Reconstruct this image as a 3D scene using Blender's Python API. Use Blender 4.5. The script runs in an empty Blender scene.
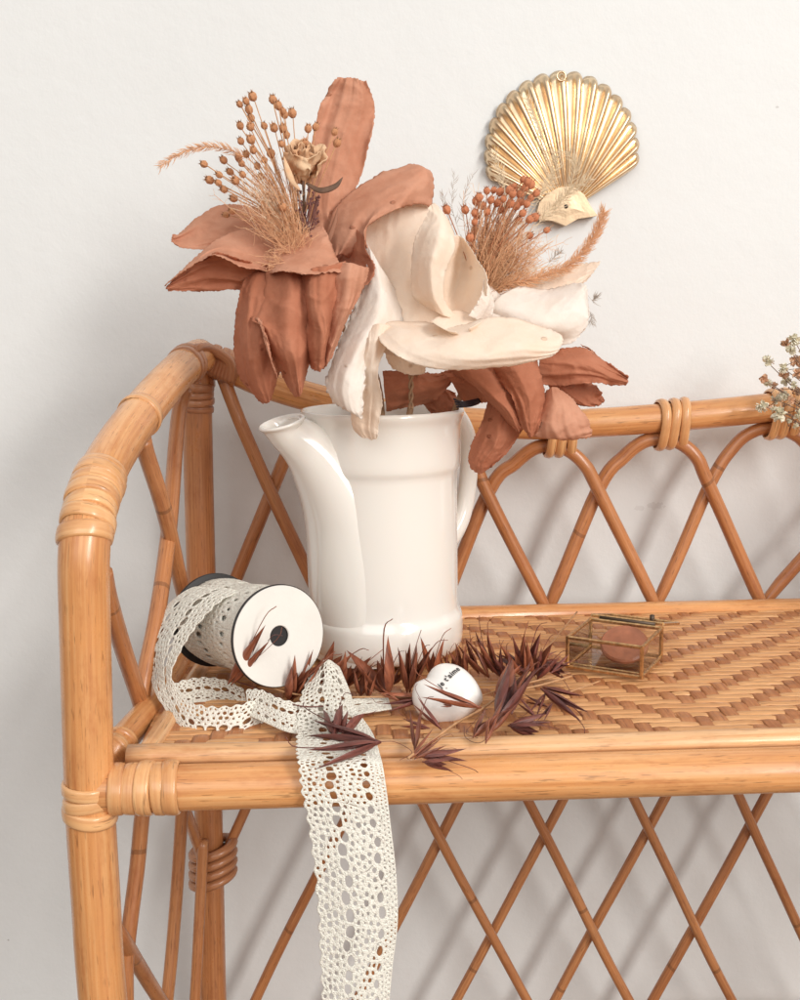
import bpy, bmesh, math, random
from mathutils import Vector as V, Matrix, Quaternion, noise
rnd = random.Random(7)
SC = bpy.context.scene
COL = SC.collection
PI = math.pi

# ------------------------------------------------------------------ camera
F = 1072.0                      # focal length in pixels of an 800 x 1000 frame
SEAT = 0.62                     # height of the bench seat
CZ = SEAT + 0.285
PITCH, YAW, ROLL = math.radians(9.8), math.radians(2.4), -0.0115
CAM = V((0, 0, CZ))
RC = (Matrix.Rotation(-YAW, 3, 'Z') @ Matrix.Rotation(PI/2 - PITCH, 3, 'X') @ Matrix.Rotation(ROLL, 3, 'Z'))
def ray(px, py):
    return RC @ V(((px-400)/F, -(py-500)/F, -1.0))
def W(px, py, Y):               # the point of the scene at depth Y (world y) for a measured direction
    d = ray(px, py); return CAM + d * (Y / d.y)
def S(px, py, h=0.0):           # the point at height h over the seat
    d = ray(px, py); return CAM + d * ((SEAT + h - CZ) / d.z)

# ------------------------------------------------------------------ objects
def empty(name, loc, label, cat, group=None):
    o = bpy.data.objects.new(name, None); COL.objects.link(o)
    o.location = loc; o.empty_display_size = .02
    o['label'] = label; o['category'] = cat
    if group: o['group'] = group
    return o
def tag(o, label, cat, group=None):
    o['label'] = label; o['category'] = cat
    if group: o['group'] = group
    return o
def root_loc(o):
    l = V((0, 0, 0))
    while o: l += o.location; o = o.parent
    return l
class M:
    """collects geometry; build() links it as ONE mesh object"""
    def __init__(s): s.v = []; s.f = []; s.uv = []
    def grid(s, P, closeu=False, closev=False, uvs=None):
        """P[i][j] rows of points"""
        b = len(s.v); n = len(P); m = len(P[0])
        for r in P: s.v.extend(r)
        for i in range(n if closev else n-1):
            for j in range(m if closeu else m-1):
                i2, j2 = (i+1) % n, (j+1) % m
                s.f.append((b+i*m+j, b+i*m+j2, b+i2*m+j2, b+i2*m+j))
                if uvs:
                    u0, u1 = uvs[0][j], uvs[0][j+1]; v0, v1 = uvs[1][i], uvs[1][i+1]
                    s.uv.append(((u0, v0), (u1, v0), (u1, v1), (u0, v1)))
                else: s.uv.append(None)
    def poly(s, idx): s.f.append(tuple(idx)); s.uv.append(None)
    def add(s, verts, faces):
        b = len(s.v); s.v.extend(verts)
        for f in faces: s.f.append(tuple(b+k for k in f)); s.uv.append(None)
    def tube(s, pts, r, seg=10, cap=True, sq=1.0, up=None):
        """pts: list of Vectors; r: scalar or list; sq flattens along the frame normal"""
        n = len(pts); R = r if isinstance(r, (list, tuple)) else [r]*n
        P = []; L = [0.0]; t0 = None
        for i in range(n):
            t = (pts[min(i+1, n-1)] - pts[max(i-1, 0)])
            if t.length < 1e-9: t = V((0, 0, 1))
            t.normalize()
            if i == 0:
                a = up if up else (V((0, 0, 1)) if abs(t.z) < .9 else V((1, 0, 0)))
                nrm = (a - t*a.dot(t)).normalized()
            else:
                nrm = nrm - t*nrm.dot(t)
                nrm.normalize()
                L.append(L[-1] + (pts[i]-pts[i-1]).length)
            bi = t.cross(nrm)
            P.append([pts[i] + (nrm*math.cos(2*PI*k/seg)*sq + bi*math.sin(2*PI*k/seg))*R[i] for k in range(seg)])
        b = len(s.v)
        rr = max(R)
        s.grid(P, closeu=True, uvs=([2*PI*rr*k/seg for k in range(seg+1)], L))
        if cap:
            s.poly([b+k for k in reversed(range(seg))]); s.poly([b+(n-1)*seg+k for k in range(seg)])
    def box(s, c, ex, ey, ez):
        c = V(c); q = []
        for sx in (-1, 1):
            for sy in (-1, 1):
                for sz in (-1, 1): q.append(c + ex*sx + ey*sy + ez*sz)
        s.add(q, [(0,1,3,2),(4,6,7,5),(0,4,5,1),(2,3,7,6),(0,2,6,4),(1,5,7,3)])
    def build(s, name, mat, parent=None, smooth=True, origin=None, kind=None):
        me = bpy.data.meshes.new(name)
        off = root_loc(parent) if parent else (origin or V((0, 0, 0)))
        me.from_pydata([tuple(p-off) for p in s.v], [], s.f)
        uvl = me.uv_layers.new(name='UVMap')
        li = 0
        for f, u in zip(s.f, s.uv):
            for k in range(len(f)):
                if u: uvl.data[li].uv = u[k]
                li += 1
        me.validate()
        if smooth: me.shade_smooth()
        me.materials.append(mat)
        o = bpy.data.objects.new(name, me); COL.objects.link(o)
        if parent: o.parent = parent
        elif origin: o.location = origin
        if kind: o['kind'] = kind
        return o
def solid(o, t, off=0.0):
    m = o.modifiers.new('thick', 'SOLIDIFY'); m.thickness = t; m.offset = off; return o
def subd(o, n):
    m = o.modifiers.new('sub', 'SUBSURF'); m.levels = n; m.render_levels = n; return o

def cr(p0, p1, p2, p3, t):
    return ((p1*2) + (p2-p0)*t + (p0*2-p1*5+p2*4-p3)*t*t + (p1*3-p0-p2*3+p3)*t*t*t) * .5
def curve_at(P, t):
    n = len(P)-1; x = min(max(t, -.08), 1.0)*n; i = min(max(int(math.floor(x)), 0), n-1); f = x-i
    a = P[i-1] if i > 0 else P[0]*2-P[1]
    d = P[i+2] if i+2 <= n else P[n]*2-P[n-1]
    return cr(a, P[i], P[i+1], d, f)
def smooth_path(P, k=8):
    n = (len(P)-1)*k
    return [curve_at(P, i/n) for i in range(n+1)]
def surf_at(rows, s, t):        # s along rows, t across
    return curve_at([curve_at(r, t) for r in rows], s)

# ------------------------------------------------------------------ materials
def mat(name):
    m = bpy.data.materials.new(name); m.use_nodes = True
    nt = m.node_tree; b = nt.nodes['Principled BSDF']
    return m, nt, b
def N(nt, typ, **kw):
    n = nt.nodes.new(typ)
    for k, v in kw.items():
        if k in n.inputs: n.inputs[k].default_value = v
        else: setattr(n, k, v)
    return n
def ramp(nt, fac, stops):
    r = nt.nodes.new('ShaderNodeValToRGB'); e = r.color_ramp.elements
    while len(e) < len(stops): e.new(.5)
    for x, (p, c) in zip(e, stops): x.position = p; x.color = (*c, 1) if len(c) == 3 else c
    nt.links.new(fac, r.inputs[0]); return r
def mapping(nt, src, scale):
    mp = nt.nodes.new('ShaderNodeMapping'); mp.inputs['Scale'].default_value = scale
    nt.links.new(src, mp.inputs['Vector']); return mp
def bump(nt, b, h, strength, dist):
    bp = nt.nodes.new('ShaderNodeBump'); bp.inputs['Strength'].default_value = strength
    bp.inputs['Distance'].default_value = dist
    nt.links.new(h, bp.inputs['Height']); nt.links.new(bp.outputs[0], b.inputs['Normal']); return bp
def mix(nt, fac, a, bcol, mode='MIX'):
    m = nt.nodes.new('ShaderNodeMix'); m.data_type = 'RGBA'; m.blend_type = mode
    for s, x in ((0, fac), (6, a), (7, bcol)):
        if hasattr(x, 'node'): nt.links.new(x, m.inputs[s])
        elif s == 0: m.inputs[0].default_value = x
        else: m.inputs[s].default_value = (*x, 1)
    return m.outputs[2]
def simple(name, col, rough=.5, metal=0, spec=.5, noise_amt=0, nscale=60, bump_s=0, bump_d=.0005, bscale=400):
    m, nt, b = mat(name)
    b.inputs['Base Color'].default_value = (*col, 1); b.inputs['Roughness'].default_value = rough
    b.inputs['Metallic'].default_value = metal; b.inputs['Specular IOR Level'].default_value = spec
    tc = N(nt, 'ShaderNodeTexCoord')
    if noise_amt:
        n = N(nt, 'ShaderNodeTexNoise', Scale=nscale, Detail=5.0); nt.links.new(tc.outputs['Object'], n.inputs['Vector'])
        r = ramp(nt, n.outputs[0], [(.3, tuple(c*(1-noise_amt) for c in col)), (.7, tuple(min(1, c*(1+noise_amt)) for c in col))])
        nt.links.new(r.outputs[0], b.inputs['Base Color'])
    if bump_s:
        n = N(nt, 'ShaderNodeTexNoise', Scale=bscale, Detail=4.0); nt.links.new(tc.outputs['Object'], n.inputs['Vector'])
        bump(nt, b, n.outputs[0], bump_s, bump_d)
    return m
def rattan(name, dark, mid, light, fscale=1.0, rough=.32, nodes=True, coat=.35):
    m, nt, b = mat(name)
    uv = N(nt, 'ShaderNodeUVMap'); oi = N(nt, 'ShaderNodeObjectInfo')
    add = N(nt, 'ShaderNodeVectorMath', operation='ADD'); nt.links.new(uv.outputs[0], add.inputs[0])
    ml = N(nt, 'ShaderNodeVectorMath', operation='SCALE'); ml.inputs['Scale'].default_value = 7.0
    cb = N(nt, 'ShaderNodeCombineXYZ')
    for k in range(3): nt.links.new(oi.outputs['Random'], cb.inputs[k])
    nt.links.new(cb.outputs[0], ml.inputs[0]); nt.links.new(ml.outputs[0], add.inputs[1])
    n1 = N(nt, 'ShaderNodeTexNoise', Scale=1.0, Detail=6.0, Roughness=.65)
    nt.links.new(mapping(nt, add.outputs[0], (420*fscale, 7*fscale, 1)).outputs[0], n1.inputs['Vector'])
    n2 = N(nt, 'ShaderNodeTexNoise', Scale=1.0, Detail=3.0)
    nt.links.new(mapping(nt, add.outputs[0], (28, 5, 1)).outputs[0], n2.inputs['Vector'])
    n4 = N(nt, 'ShaderNodeTexNoise', Scale=1.0, Detail=4.0, Roughness=.7)
    nt.links.new(mapping(nt, add.outputs[0], (60, 22, 1)).outputs[0], n4.inputs['Vector'])
    r1 = ramp(nt, n1.outputs[0], [(.28, dark), (.5, mid), (.74, light)])
    r2 = ramp(nt, n2.outputs[0], [(.3, (.74, .62, .52)), (.62, (1, 1, 1))])
    c = mix(nt, .8, r1.outputs[0], r2.outputs[0], 'MULTIPLY')
    r4 = ramp(nt, n4.outputs[0], [(.30, (.80, .66, .56)), (.46, (1, 1, 1)), (.70, (1.12, 1.10, 1.06))])
    c = mix(nt, .75, c, r4.outputs[0], 'MULTIPLY')
    rr_ = ramp(nt, n4.outputs[0], [(.3, (min(1, rough+.25),)*3), (.65, (rough*.8,)*3)]); nt.links.new(rr_.outputs[0], b.inputs['Roughness'])
    # fine dark flecks along the grain
    n3 = N(nt, 'ShaderNodeTexNoise', Scale=1.0, Detail=2.0)
    nt.links.new(mapping(nt, add.outputs[0], (900, 60, 1)).outputs[0], n3.inputs['Vector'])
    r3 = ramp(nt, n3.outputs[0], [(.62, (0, 0, 0)), (.70, (1, 1, 1))])
    c = mix(nt, mathn(nt, 'MULTIPLY', r3.outputs[0], .55), c, tuple(x*.35 for x in dark))
    h = n1.outputs[0]
    if nodes:   # growth rings of the cane: a thin dark line every 20 cm or so
        sx = N(nt, 'ShaderNodeSeparateXYZ'); nt.links.new(add.outputs[0], sx.inputs[0])
        nz = mathn(nt, 'MULTIPLY', n2.outputs[0], .012)
        y = mathn(nt, 'ADD', sx.outputs[1], nz)
        fr = mathn(nt, 'FRACT', mathn(nt, 'MULTIPLY', y, 3.4), None)
        lt = mathn(nt, 'LESS_THAN', fr, .012)
        c = mix(nt, mathn(nt, 'MULTIPLY', lt, .45), c, tuple(x*.25 for x in dark))
    nt.links.new(c, b.inputs['Base Color'])
    b.inputs['Coat Weight'].default_value = coat; b.inputs['Coat Roughness'].default_value = .18
    bump(nt, b, h, .25, .0004)
    return m
def mathn(nt, op, a, bb=None):
    n = nt.nodes.new('ShaderNodeMath'); n.operation = op
    for k, x in enumerate((a, bb)):
        if x is None: continue
        if hasattr(x, 'node'): nt.links.new(x, n.inputs[k])
        else: n.inputs[k].default_value = x
    return n.outputs[0]
def paper(name, c1, c2, trans, fleck, rough=.8):
    m, nt, b = mat(name); tc = N(nt, 'ShaderNodeTexCoord')
    n = N(nt, 'ShaderNodeTexNoise', Scale=38.0, Detail=6.0, Roughness=.6); nt.links.new(tc.outputs['Object'], n.inputs[0])
    r = ramp(nt, n.outputs[0], [(.32, c1), (.68, c2)])
    vo = N(nt, 'ShaderNodeTexVoronoi', Scale=62.0); vo.inputs['Randomness'].default_value = 1
    mp = mapping(nt, tc.outputs['Object'], (1, .6, 1.5)); nt.links.new(mp.outputs[0], vo.inputs['Vector'])
    fl = ramp(nt, vo.outputs['Distance'], [(.10, (1, 1, 1)), (.17, (0, 0, 0))])
    sel = N(nt, 'ShaderNodeSeparateColor'); nt.links.new(vo.outputs['Color'], sel.inputs[0])
    gate = mathn(nt, 'GREATER_THAN', sel.outputs[0], .72)
    fm = mathn(nt, 'MULTIPLY', fl.outputs[0], gate)
    c = mix(nt, mathn(nt, 'MULTIPLY', fm, .6), r.outputs[0], fleck)
    nt.links.new(c, b.inputs['Base Color']); b.inputs['Roughness'].default_value = rough
    b.inputs['Specular IOR Level'].default_value = .2
    n2 = N(nt, 'ShaderNodeTexNoise', Scale=420.0, Detail=5.0, Roughness=.7); nt.links.new(tc.outputs['Object'], n2.inputs[0])
    n3 = N(nt, 'ShaderNodeTexNoise', Scale=70.0, Detail=4.0); nt.links.new(tc.outputs['Object'], n3.inputs[0])
    h = mathn(nt, 'ADD', mathn(nt, 'MULTIPLY', n2.outputs[0], .35), mathn(nt, 'MULTIPLY', n3.outputs[0], .45))
    h = mathn(nt, 'ADD', h, mathn(nt, 'MULTIPLY', fm, .7))
    bp = bump(nt, b, h, .75, .0016)
    if trans:
        tr = N(nt, 'ShaderNodeBsdfTranslucent'); nt.links.new(c, tr.inputs[0]); nt.links.new(bp.outputs[0], tr.inputs['Normal'])
        ms = N(nt, 'ShaderNodeMixShader'); ms.inputs[0].default_value = trans
        nt.links.new(b.outputs[0], ms.inputs[1]); nt.links.new(tr.outputs[0], ms.inputs[2])
        nt.links.new(ms.outputs[0], nt.nodes['Material Output'].inputs[0])
    return m

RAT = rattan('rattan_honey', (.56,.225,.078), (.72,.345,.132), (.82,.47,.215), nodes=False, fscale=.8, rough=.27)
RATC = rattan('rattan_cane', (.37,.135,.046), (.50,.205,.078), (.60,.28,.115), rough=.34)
RATP = rattan('rattan_pale', (.60,.30,.13), (.78,.46,.23), (.86,.59,.34), nodes=False)
BIND = rattan('rattan_binding', (.60,.27,.11), (.76,.41,.18), (.86,.54,.27), nodes=False, rough=.28, coat=.5)
BINDD = rattan('rattan_binding_brown', (.34,.13,.055), (.47,.20,.09), (.56,.27,.13), nodes=False, rough=.34, coat=.3)
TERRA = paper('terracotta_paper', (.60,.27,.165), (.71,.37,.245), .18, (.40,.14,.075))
TERRAD = paper('shaded_terracotta_paper', (.47,.17,.092), (.58,.235,.138), .18, (.26,.07,.03))  # same terracotta darkened: shade on folded and hanging petals put into the colour
CREAM = paper('cream_paper', (.98,.825,.68), (.99,.89,.78), .36, (.82,.62,.44))
WHITEP = paper('white_paper', (.96,.87,.78), (.98,.92,.86), .34, (.84,.70,.58))
PORC = None
def porcelain():
    m, nt, b = mat('cream_porcelain')
    b.inputs['Base Color'].default_value = (.85,.81,.75,1); b.inputs['Roughness'].default_value = .15
    b.inputs['Coat Weight'].default_value = .6; b.inputs['Coat Roughness'].default_value = .06
    b.inputs['Subsurface Weight'].default_value = .08; b.inputs['Subsurface Radius'].default_value = (.01,.006,.004)
    tc = N(nt, 'ShaderNodeTexCoord'); n = N(nt, 'ShaderNodeTexNoise', Scale=14.0, Detail=2.0)
    nt.links.new(tc.outputs['Object'], n.inputs[0]); bump(nt, b, n.outputs[0], .25, .002)
    v = N(nt, 'ShaderNodeTexNoise', Scale=230.0, Detail=1.0); nt.links.new(tc.outputs['Object'], v.inputs[0])
    r = ramp(nt, v.outputs[0], [(.84, (.85,.81,.75)), (.88, (.62,.50,.38))]); nt.links.new(r.outputs[0], b.inputs['Base Color'])
    return m
PORC = porcelain()
# ------------------------------------------------------------------ setting
def wall_mat():
    m, nt, b = mat('painted_plaster'); tc = N(nt, 'ShaderNodeTexCoord')
    n = N(nt, 'ShaderNodeTexNoise', Scale=2.2, Detail=4.0); nt.links.new(tc.outputs['Object'], n.inputs[0])
    r = ramp(nt, n.outputs[0], [(.3, (.752,.760,.752)), (.7, (.787,.796,.788))])
    c = r.outputs[0]
    # two small scuffs on the paint
    for (p, s, amt) in ((W(655, 506, WY), (55, 1, 150), .20), (W(641, 508, WY), (110, 1, 190), .16), (W(8, 940, WY), (520, 1, 520), .6), (W(777, 107, WY), (330, 1, 600), .4)):
        vm = N(nt, 'ShaderNodeVectorMath', operation='SUBTRACT'); vm.inputs[1].default_value = tuple(p)
        nt.links.new(tc.outputs['Object'], vm.inputs[0])
        mp = mapping(nt, vm.outputs[0], s)
        ln = N(nt, 'ShaderNodeVectorMath', operation='LENGTH'); nt.links.new(mp.outputs[0], ln.inputs[0])
        nn = N(nt, 'ShaderNodeTexNoise', Scale=260.0, Detail=3.0); nt.links.new(tc.outputs['Object'], nn.inputs[0])
        d = mathn(nt, 'ADD', ln.outputs['Value'], mathn(nt, 'MULTIPLY', nn.outputs[0], 1.6))
        k = mathn(nt, 'LESS_THAN', d, 1.35)
        c = mix(nt, mathn(nt, 'MULTIPLY', k, amt), c, (.36,.33,.31))
    nt.links.new(c, b.inputs['Base Color']); b.inputs['Roughness'].default_value = .75
    b.inputs['Specular IOR Level'].default_value = .25
    n2 = N(nt, 'ShaderNodeTexNoise', Scale=55.0, Detail=6.0, Roughness=.6); nt.links.new(tc.outputs['Object'], n2.inputs[0])
    n3 = N(nt, 'ShaderNodeTexNoise', Scale=6.0, Detail=2.0); nt.links.new(tc.outputs['Object'], n3.inputs[0])
    bump(nt, b, mathn(nt, 'ADD', n2.outputs[0], mathn(nt, 'MULTIPLY', n3.outputs[0], 3.0)), .5, .0015)
    return m
WY = 1.095
m = M(); m.v = [V((-3, WY, 0)), V((3, WY, 0)), V((3, WY, 2.6)), V((-3, WY, 2.6))]; m.f = [(0, 1, 2, 3)]; m.uv = [None]
o = m.build('wall', wall_mat(), smooth=False); o['kind'] = 'structure'
m = M(); m.v = [V((-3, -2.5, 0)), V((3, -2.5, 0)), V((3, WY, 0)), V((-3, WY, 0))]; m.f = [(0, 1, 2, 3)]; m.uv = [None]
fm = simple('floor_boards', (.22,.14,.09), .5, noise_amt=.2, nscale=6)
o = m.build('floor', fm, smooth=False); o['kind'] = 'structure'

# ------------------------------------------------------------------ the bench
FY, BY = .66, 1.03              # front and back plane
RB = .0158                      # radius of the heavy poles
cornerL = W(203, 357, BY); XC = W(585, 420, BY).x
def mir(p): return V((2*XC - p.x, p.y, p.z))
bench = empty('rattan_bench', V((XC, .84, 0)), 'honey coloured rattan bench with woven seat, lattice back and cane wrapped joints', 'bench')

def ringset(pathpts, R, w, flat=.45, wob=.0006, tilt=None):
    """flat bands of split cane wrapped round a pole: one mesh; pathpts = list of (centre, axis)"""
    m = M(); w0 = w; R0_ = R
    for (c, ax) in pathpts:
        R = R0_
        ax = ax.normalized(); R_in = R; R = R + rnd.uniform(-.0004, .0006); w = w0*rnd.uniform(.86, 1.1); a = V((0, 0, 1)) if abs(ax.z) < .8 else V((1, 0, 0))
        e1 = (a-ax*a.dot(ax)).normalized(); e2 = ax.cross(e1)
        seg = 28; prof = []
        for q in range(9):
            t = PI*q/8; prof.append((-math.cos(t)*w/2, math.sin(t)**.45*w*flat*.8))
        ph = rnd.random()*6; tl = (rnd.random()-.5)*w*.6
        P = []
        for k in range(seg):
            th = 2*PI*k/seg; d = e1*math.cos(th)+e2*math.sin(th)
            P.append([c + ax*(x + tl*math.sin(th+ph)) + d*(R - .0004 + y + wob*math.sin(3*th+ph)*.5) for x, y in prof])
        m.grid(P, closev=True, uvs=([w*q/8 for q in range(9)], [2*PI*R*k/seg + ph for k in range(seg+1)]))
    return m

# --- front post that bends into the arm rail, one pole
postL = [W(84, 560, FY), W(85, 620, FY), W(87, 700, FY), W(90, 800, FY), W(96, 900, FY), W(103, 1000, FY)]
pb = postL[-1]; foot = V((pb.x+.012, FY, 0.0))
armpath = [foot, pb*.5+foot*.5] + postL[::-1] + [W(88, 520, .672), W(98, 484, .70), W(114, 452, .745), W(140, 415, .81), W(168, 382, .895), W(188, 363, .96), W(200, 356, 1.0)]
arm_s = smooth_path(armpath, 7)
def both(fn):
    for s in (0, 1): fn(lambda p: mir(p) if s else p)
def f(T):
    m = M(); m.tube([T(p) for p in arm_s], RB, 22); m.build('arm_pole', RAT, bench)
both(f)
# --- back posts
bp_pts = [V((W(213, 1000, BY).x, BY, 0)), W(213, 1000, BY), W(209, 830, BY), W(203, 640, BY), W(198, 450, BY), W(197, 372, BY)]
def f(T):
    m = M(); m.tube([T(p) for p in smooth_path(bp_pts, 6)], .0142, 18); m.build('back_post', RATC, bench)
both(f)
# --- back rail with its dip
br = [W(196, 356, BY), W(222, 364, BY), W(262, 382, BY), W(310, 397, BY), W(370, 411, BY), W(450, 421, BY), W(540, 425, BY), W(600, 422.5, BY)]
br = [V((p.x, BY, p.z)) for p in br]
brr = br + [mir(p) for p in br[:-1][::-1]]
# after the middle the photograph gives the rail its own height
br2 = [W(656, 418.5, BY), W(713, 413.5, BY), W(770, 407.5, BY), W(830, 401, BY)]
mirrored = [mir(p) for p in br[::-1]]
rail_pts = br + br2 + [p for p in mirrored if p.x > br2[-1].x+.05]
m = M(); m.tube(smooth_path(rail_pts, 6), .0142, 20); m.build('back_rail', RAT, bench)
# --- front rail, seat side rails, back seat rail
fr0, fr1 = W(100, 788, FY), W(800, 771, FY)
FRZ = (fr0.z+fr1.z)/2
xL = postL[3].x; xR = mir(postL[3]).x
m = M(); m.tube(smooth_path([V((xL, FY, FRZ)), V((-.1, FY, FRZ)), V((.1, FY, FRZ)), V((xR, FY, FRZ))], 8), .0150, 22); m.build('front_rail', RAT, bench)
# pale trim strip lying on the rail along the seat
tz = SEAT - .002
fl = S(128, 752); 
m = M(); m.tube(smooth_path([V((fl.x, fl.y, tz)), V((0, FY+.019, tz)), V((.1, FY+.019, tz)), V((mir(fl).x, fl.y, tz))], 8), .0085, 14, sq=.8); m.build('seat_trim', RATP, bench)
def f(T):
    a, b2 = S(108, 748), S(172, 672); b3 = V((W(200, 700, BY).x, BY, SEAT))
    m = M(); m.tube([T(p) for p in smooth_path([V((a.x, a.y, SEAT-.006)), V((b2.x, b2.y, SEAT-.006)), V((b3.x, BY, SEAT-.006))], 8)], .0105, 16); m.build('side_rail', RAT, bench)
    a, b2 = S(147, 748), S(185, 690)
    d = (b2-a).normalized(); e = a + d*((1.0-a.y)/d.y)
    m = M(); m.tube([T(V((p.x, p.y, SEAT-.003))) for p in smooth_path([a, b2, e], 8)], .0072, 14, sq=.8); m.build('seat_trim', RATP, bench)
both(f)
BSY = 1.005
m = M(); m.tube([V((bp_pts[2].x, BSY, SEAT-.005)), V((0, BSY, SEAT-.005)), V((2*XC-bp_pts[2].x, BSY, SEAT-.005))], .0115, 16, sq=.9); m.build('seat_back_rail', RAT, bench)
# --- the lattice back: interlaced arches, feet running down below the seat
r0, r1 = W(545, 657, BY), W(652, 655, BY)
PER = (r1.x-r0.x)
xc0 = W(648, 833, BY).x
zrow = {}
zt = W(608, 490, BY).z; zb = W(543, 836, BY).z
z933 = W(599, 932, BY).z
DZ = (zb - z933)                # half period of the lattice
RCN = .0071
apx = W(661, 440, BY)
def lattice():
    ks = range(-5, 5)
    for k in ks:
        ax = apx.x + PER*k
        if ax < cornerL.x - PER*.6 or ax > mir(cornerL).x + PER*.6: continue
        zr = curve_z(ax) - .020
        for sgn in (-1, 1):
            off = -RCN*.8*sgn        # the two families pass in front of / behind each other
            P = []
            h5 = .44 if sgn > 0 else .53
            P.append(V((ax-sgn*PER*.04, BY+off*.2, zr)))
            P.append(V((ax+sgn*PER*.13, BY+off*.5, zr-.003)))
            P.append(V((ax+sgn*PER*.30, BY+off, zr-.018)))
            P.append(V((ax+sgn*PER*h5, BY+off, zt)))
            edge = (sgn > 0 and ax < cornerL.x+.075) or (sgn < 0 and ax > mir(cornerL).x-.075)
            if edge:
                q0 = W(221, 372, BY); q1 = W(240, 417, BY); q2 = W(266, 474, BY)
                if sgn < 0: q0, q1, q2 = mir(q0), mir(q1), mir(q2)
                P = [V((q0.x, BY+off*.5, q0.z)), V((q1.x, BY+off, q1.z)), V((q2.x, BY+off, q2.z))]
            n = 0; zz = [W(608, 612, BY).z, W(608, 728, BY).z, zb, z933]
            while zz[-1] > .12: zz.append(zz[-1]-DZ)
            for z in zz:
                n += 1; P.append(V((ax + sgn*PER*(.5+.5*n), BY+off, z)))
            xa, xb = bp_pts[3].x+.004, 2*XC-bp_pts[3].x-.004
            Q = [p for p in smooth_path(P, 6)]
            Q = [p for p in Q if xa-.002 <= p.x <= xb+.002]
            if len(Q) < 5: continue
            # wobble of natural cane
            s = rnd.random()*9
            Q = [p + V((noise.noise((p.z*6, s, 0))*.0035, 0, 0)) for p in Q]
            rc = rnd.uniform(.95, 1.05)
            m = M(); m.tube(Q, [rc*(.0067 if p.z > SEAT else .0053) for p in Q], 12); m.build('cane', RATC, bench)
def curve_z(x):
    best = min(smooth_path(rail_pts, 10), key=lambda p: abs(p.x-x)); return best.z
lattice()
# bindings of the arches to the top rail
for k in range(-2, 4):
    ax = apx.x+PER*k+.010
    if not (cornerL.x+.05 < ax < mir(cornerL).x-.05): continue
    z = curve_z(ax)
    m = M(); 
    for q in (-1.1, 0, 1.1):
        cx = ax + q*.0100; z = curve_z(cx)
        P = []
        for i in range(26):
            th = 2*PI*i/26; d = V((0, math.cos(th), math.sin(th)))
            rr = .0158 if d.z > -.2 else .0158 + (.0135*min(1, (-d.z-.2)/.6))
            cc = V((cx, BY, z)) + V((0, d.y*min(rr, .0165), d.z*rr)) + V((.0018*math.sin(th+q), 0, 0))
            P.append([cc + V((-.0046, 0, 0)), cc+V((-.0034, d.y*.0024, d.z*.0024)), cc+V((0, d.y*.0034, d.z*.0034)), cc+V((.0034, d.y*.0024, d.z*.0024)), cc+V((.0046, 0, 0))])
        m.grid(P, closev=True, uvs=([0, .003, .006, .009, .012], [.003*i*2 for i in range(27)]))
    m.build('binding', BIND, bench)
# --- side lattice canes (left, and the same on the right)
sidecanes = [
 [(143,440,.81),(147,456,.82),(164,510,.85),(181,583,.90),(196,640,.945),(203,668,.965)],
 [(186,388,.965),(178,420,.955),(169,530,.875),(157,616,.82),(144,680,.785),(141,712,.775)],
 [(103,572,.672),(108,597,.685),(122,645,.73),(139,697,.772),(143,712,.775)],
 [(146,800,.74),(142,817,.735),(137,869,.73),(127,950,.715),(126,1000,.71),(127,1080,.71)],
 [(184,790,.86),(182,812,.86),(176,902,.85),(167,1000,.83),(150,1120,.80)],
 [(203,840,1.0),(201,888,.995),(195,1000,.98),(186,1130,.96)],
 [(112,925,.69),(123,940,.70),(140,968,.75),(160,1000,.80),(200,1060,.88)],
 [(172,780,.93),(187,815,.97),(199,848,1.005),(207,880,1.02)]]
for sc in sidecanes:
    def f(T, sc=sc):
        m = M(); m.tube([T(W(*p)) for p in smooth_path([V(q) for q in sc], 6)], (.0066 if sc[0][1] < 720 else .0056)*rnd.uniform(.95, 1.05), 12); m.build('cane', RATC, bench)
    both(f)
# low stretchers between the feet, below the picture
zs = .14
m = M(); m.tube([V((bp_pts[0].x, BY, zs)), V((2*XC-bp_pts[0].x, BY, zs))], .012, 14); m.build('stretcher', RAT, bench)
def f(T):
    m = M(); m.tube([T(V((foot.x, FY, zs))), T(V((bp_pts[0].x, BY, zs)))], .012, 14); m.build('stretcher', RAT, bench)
both(f)
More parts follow.
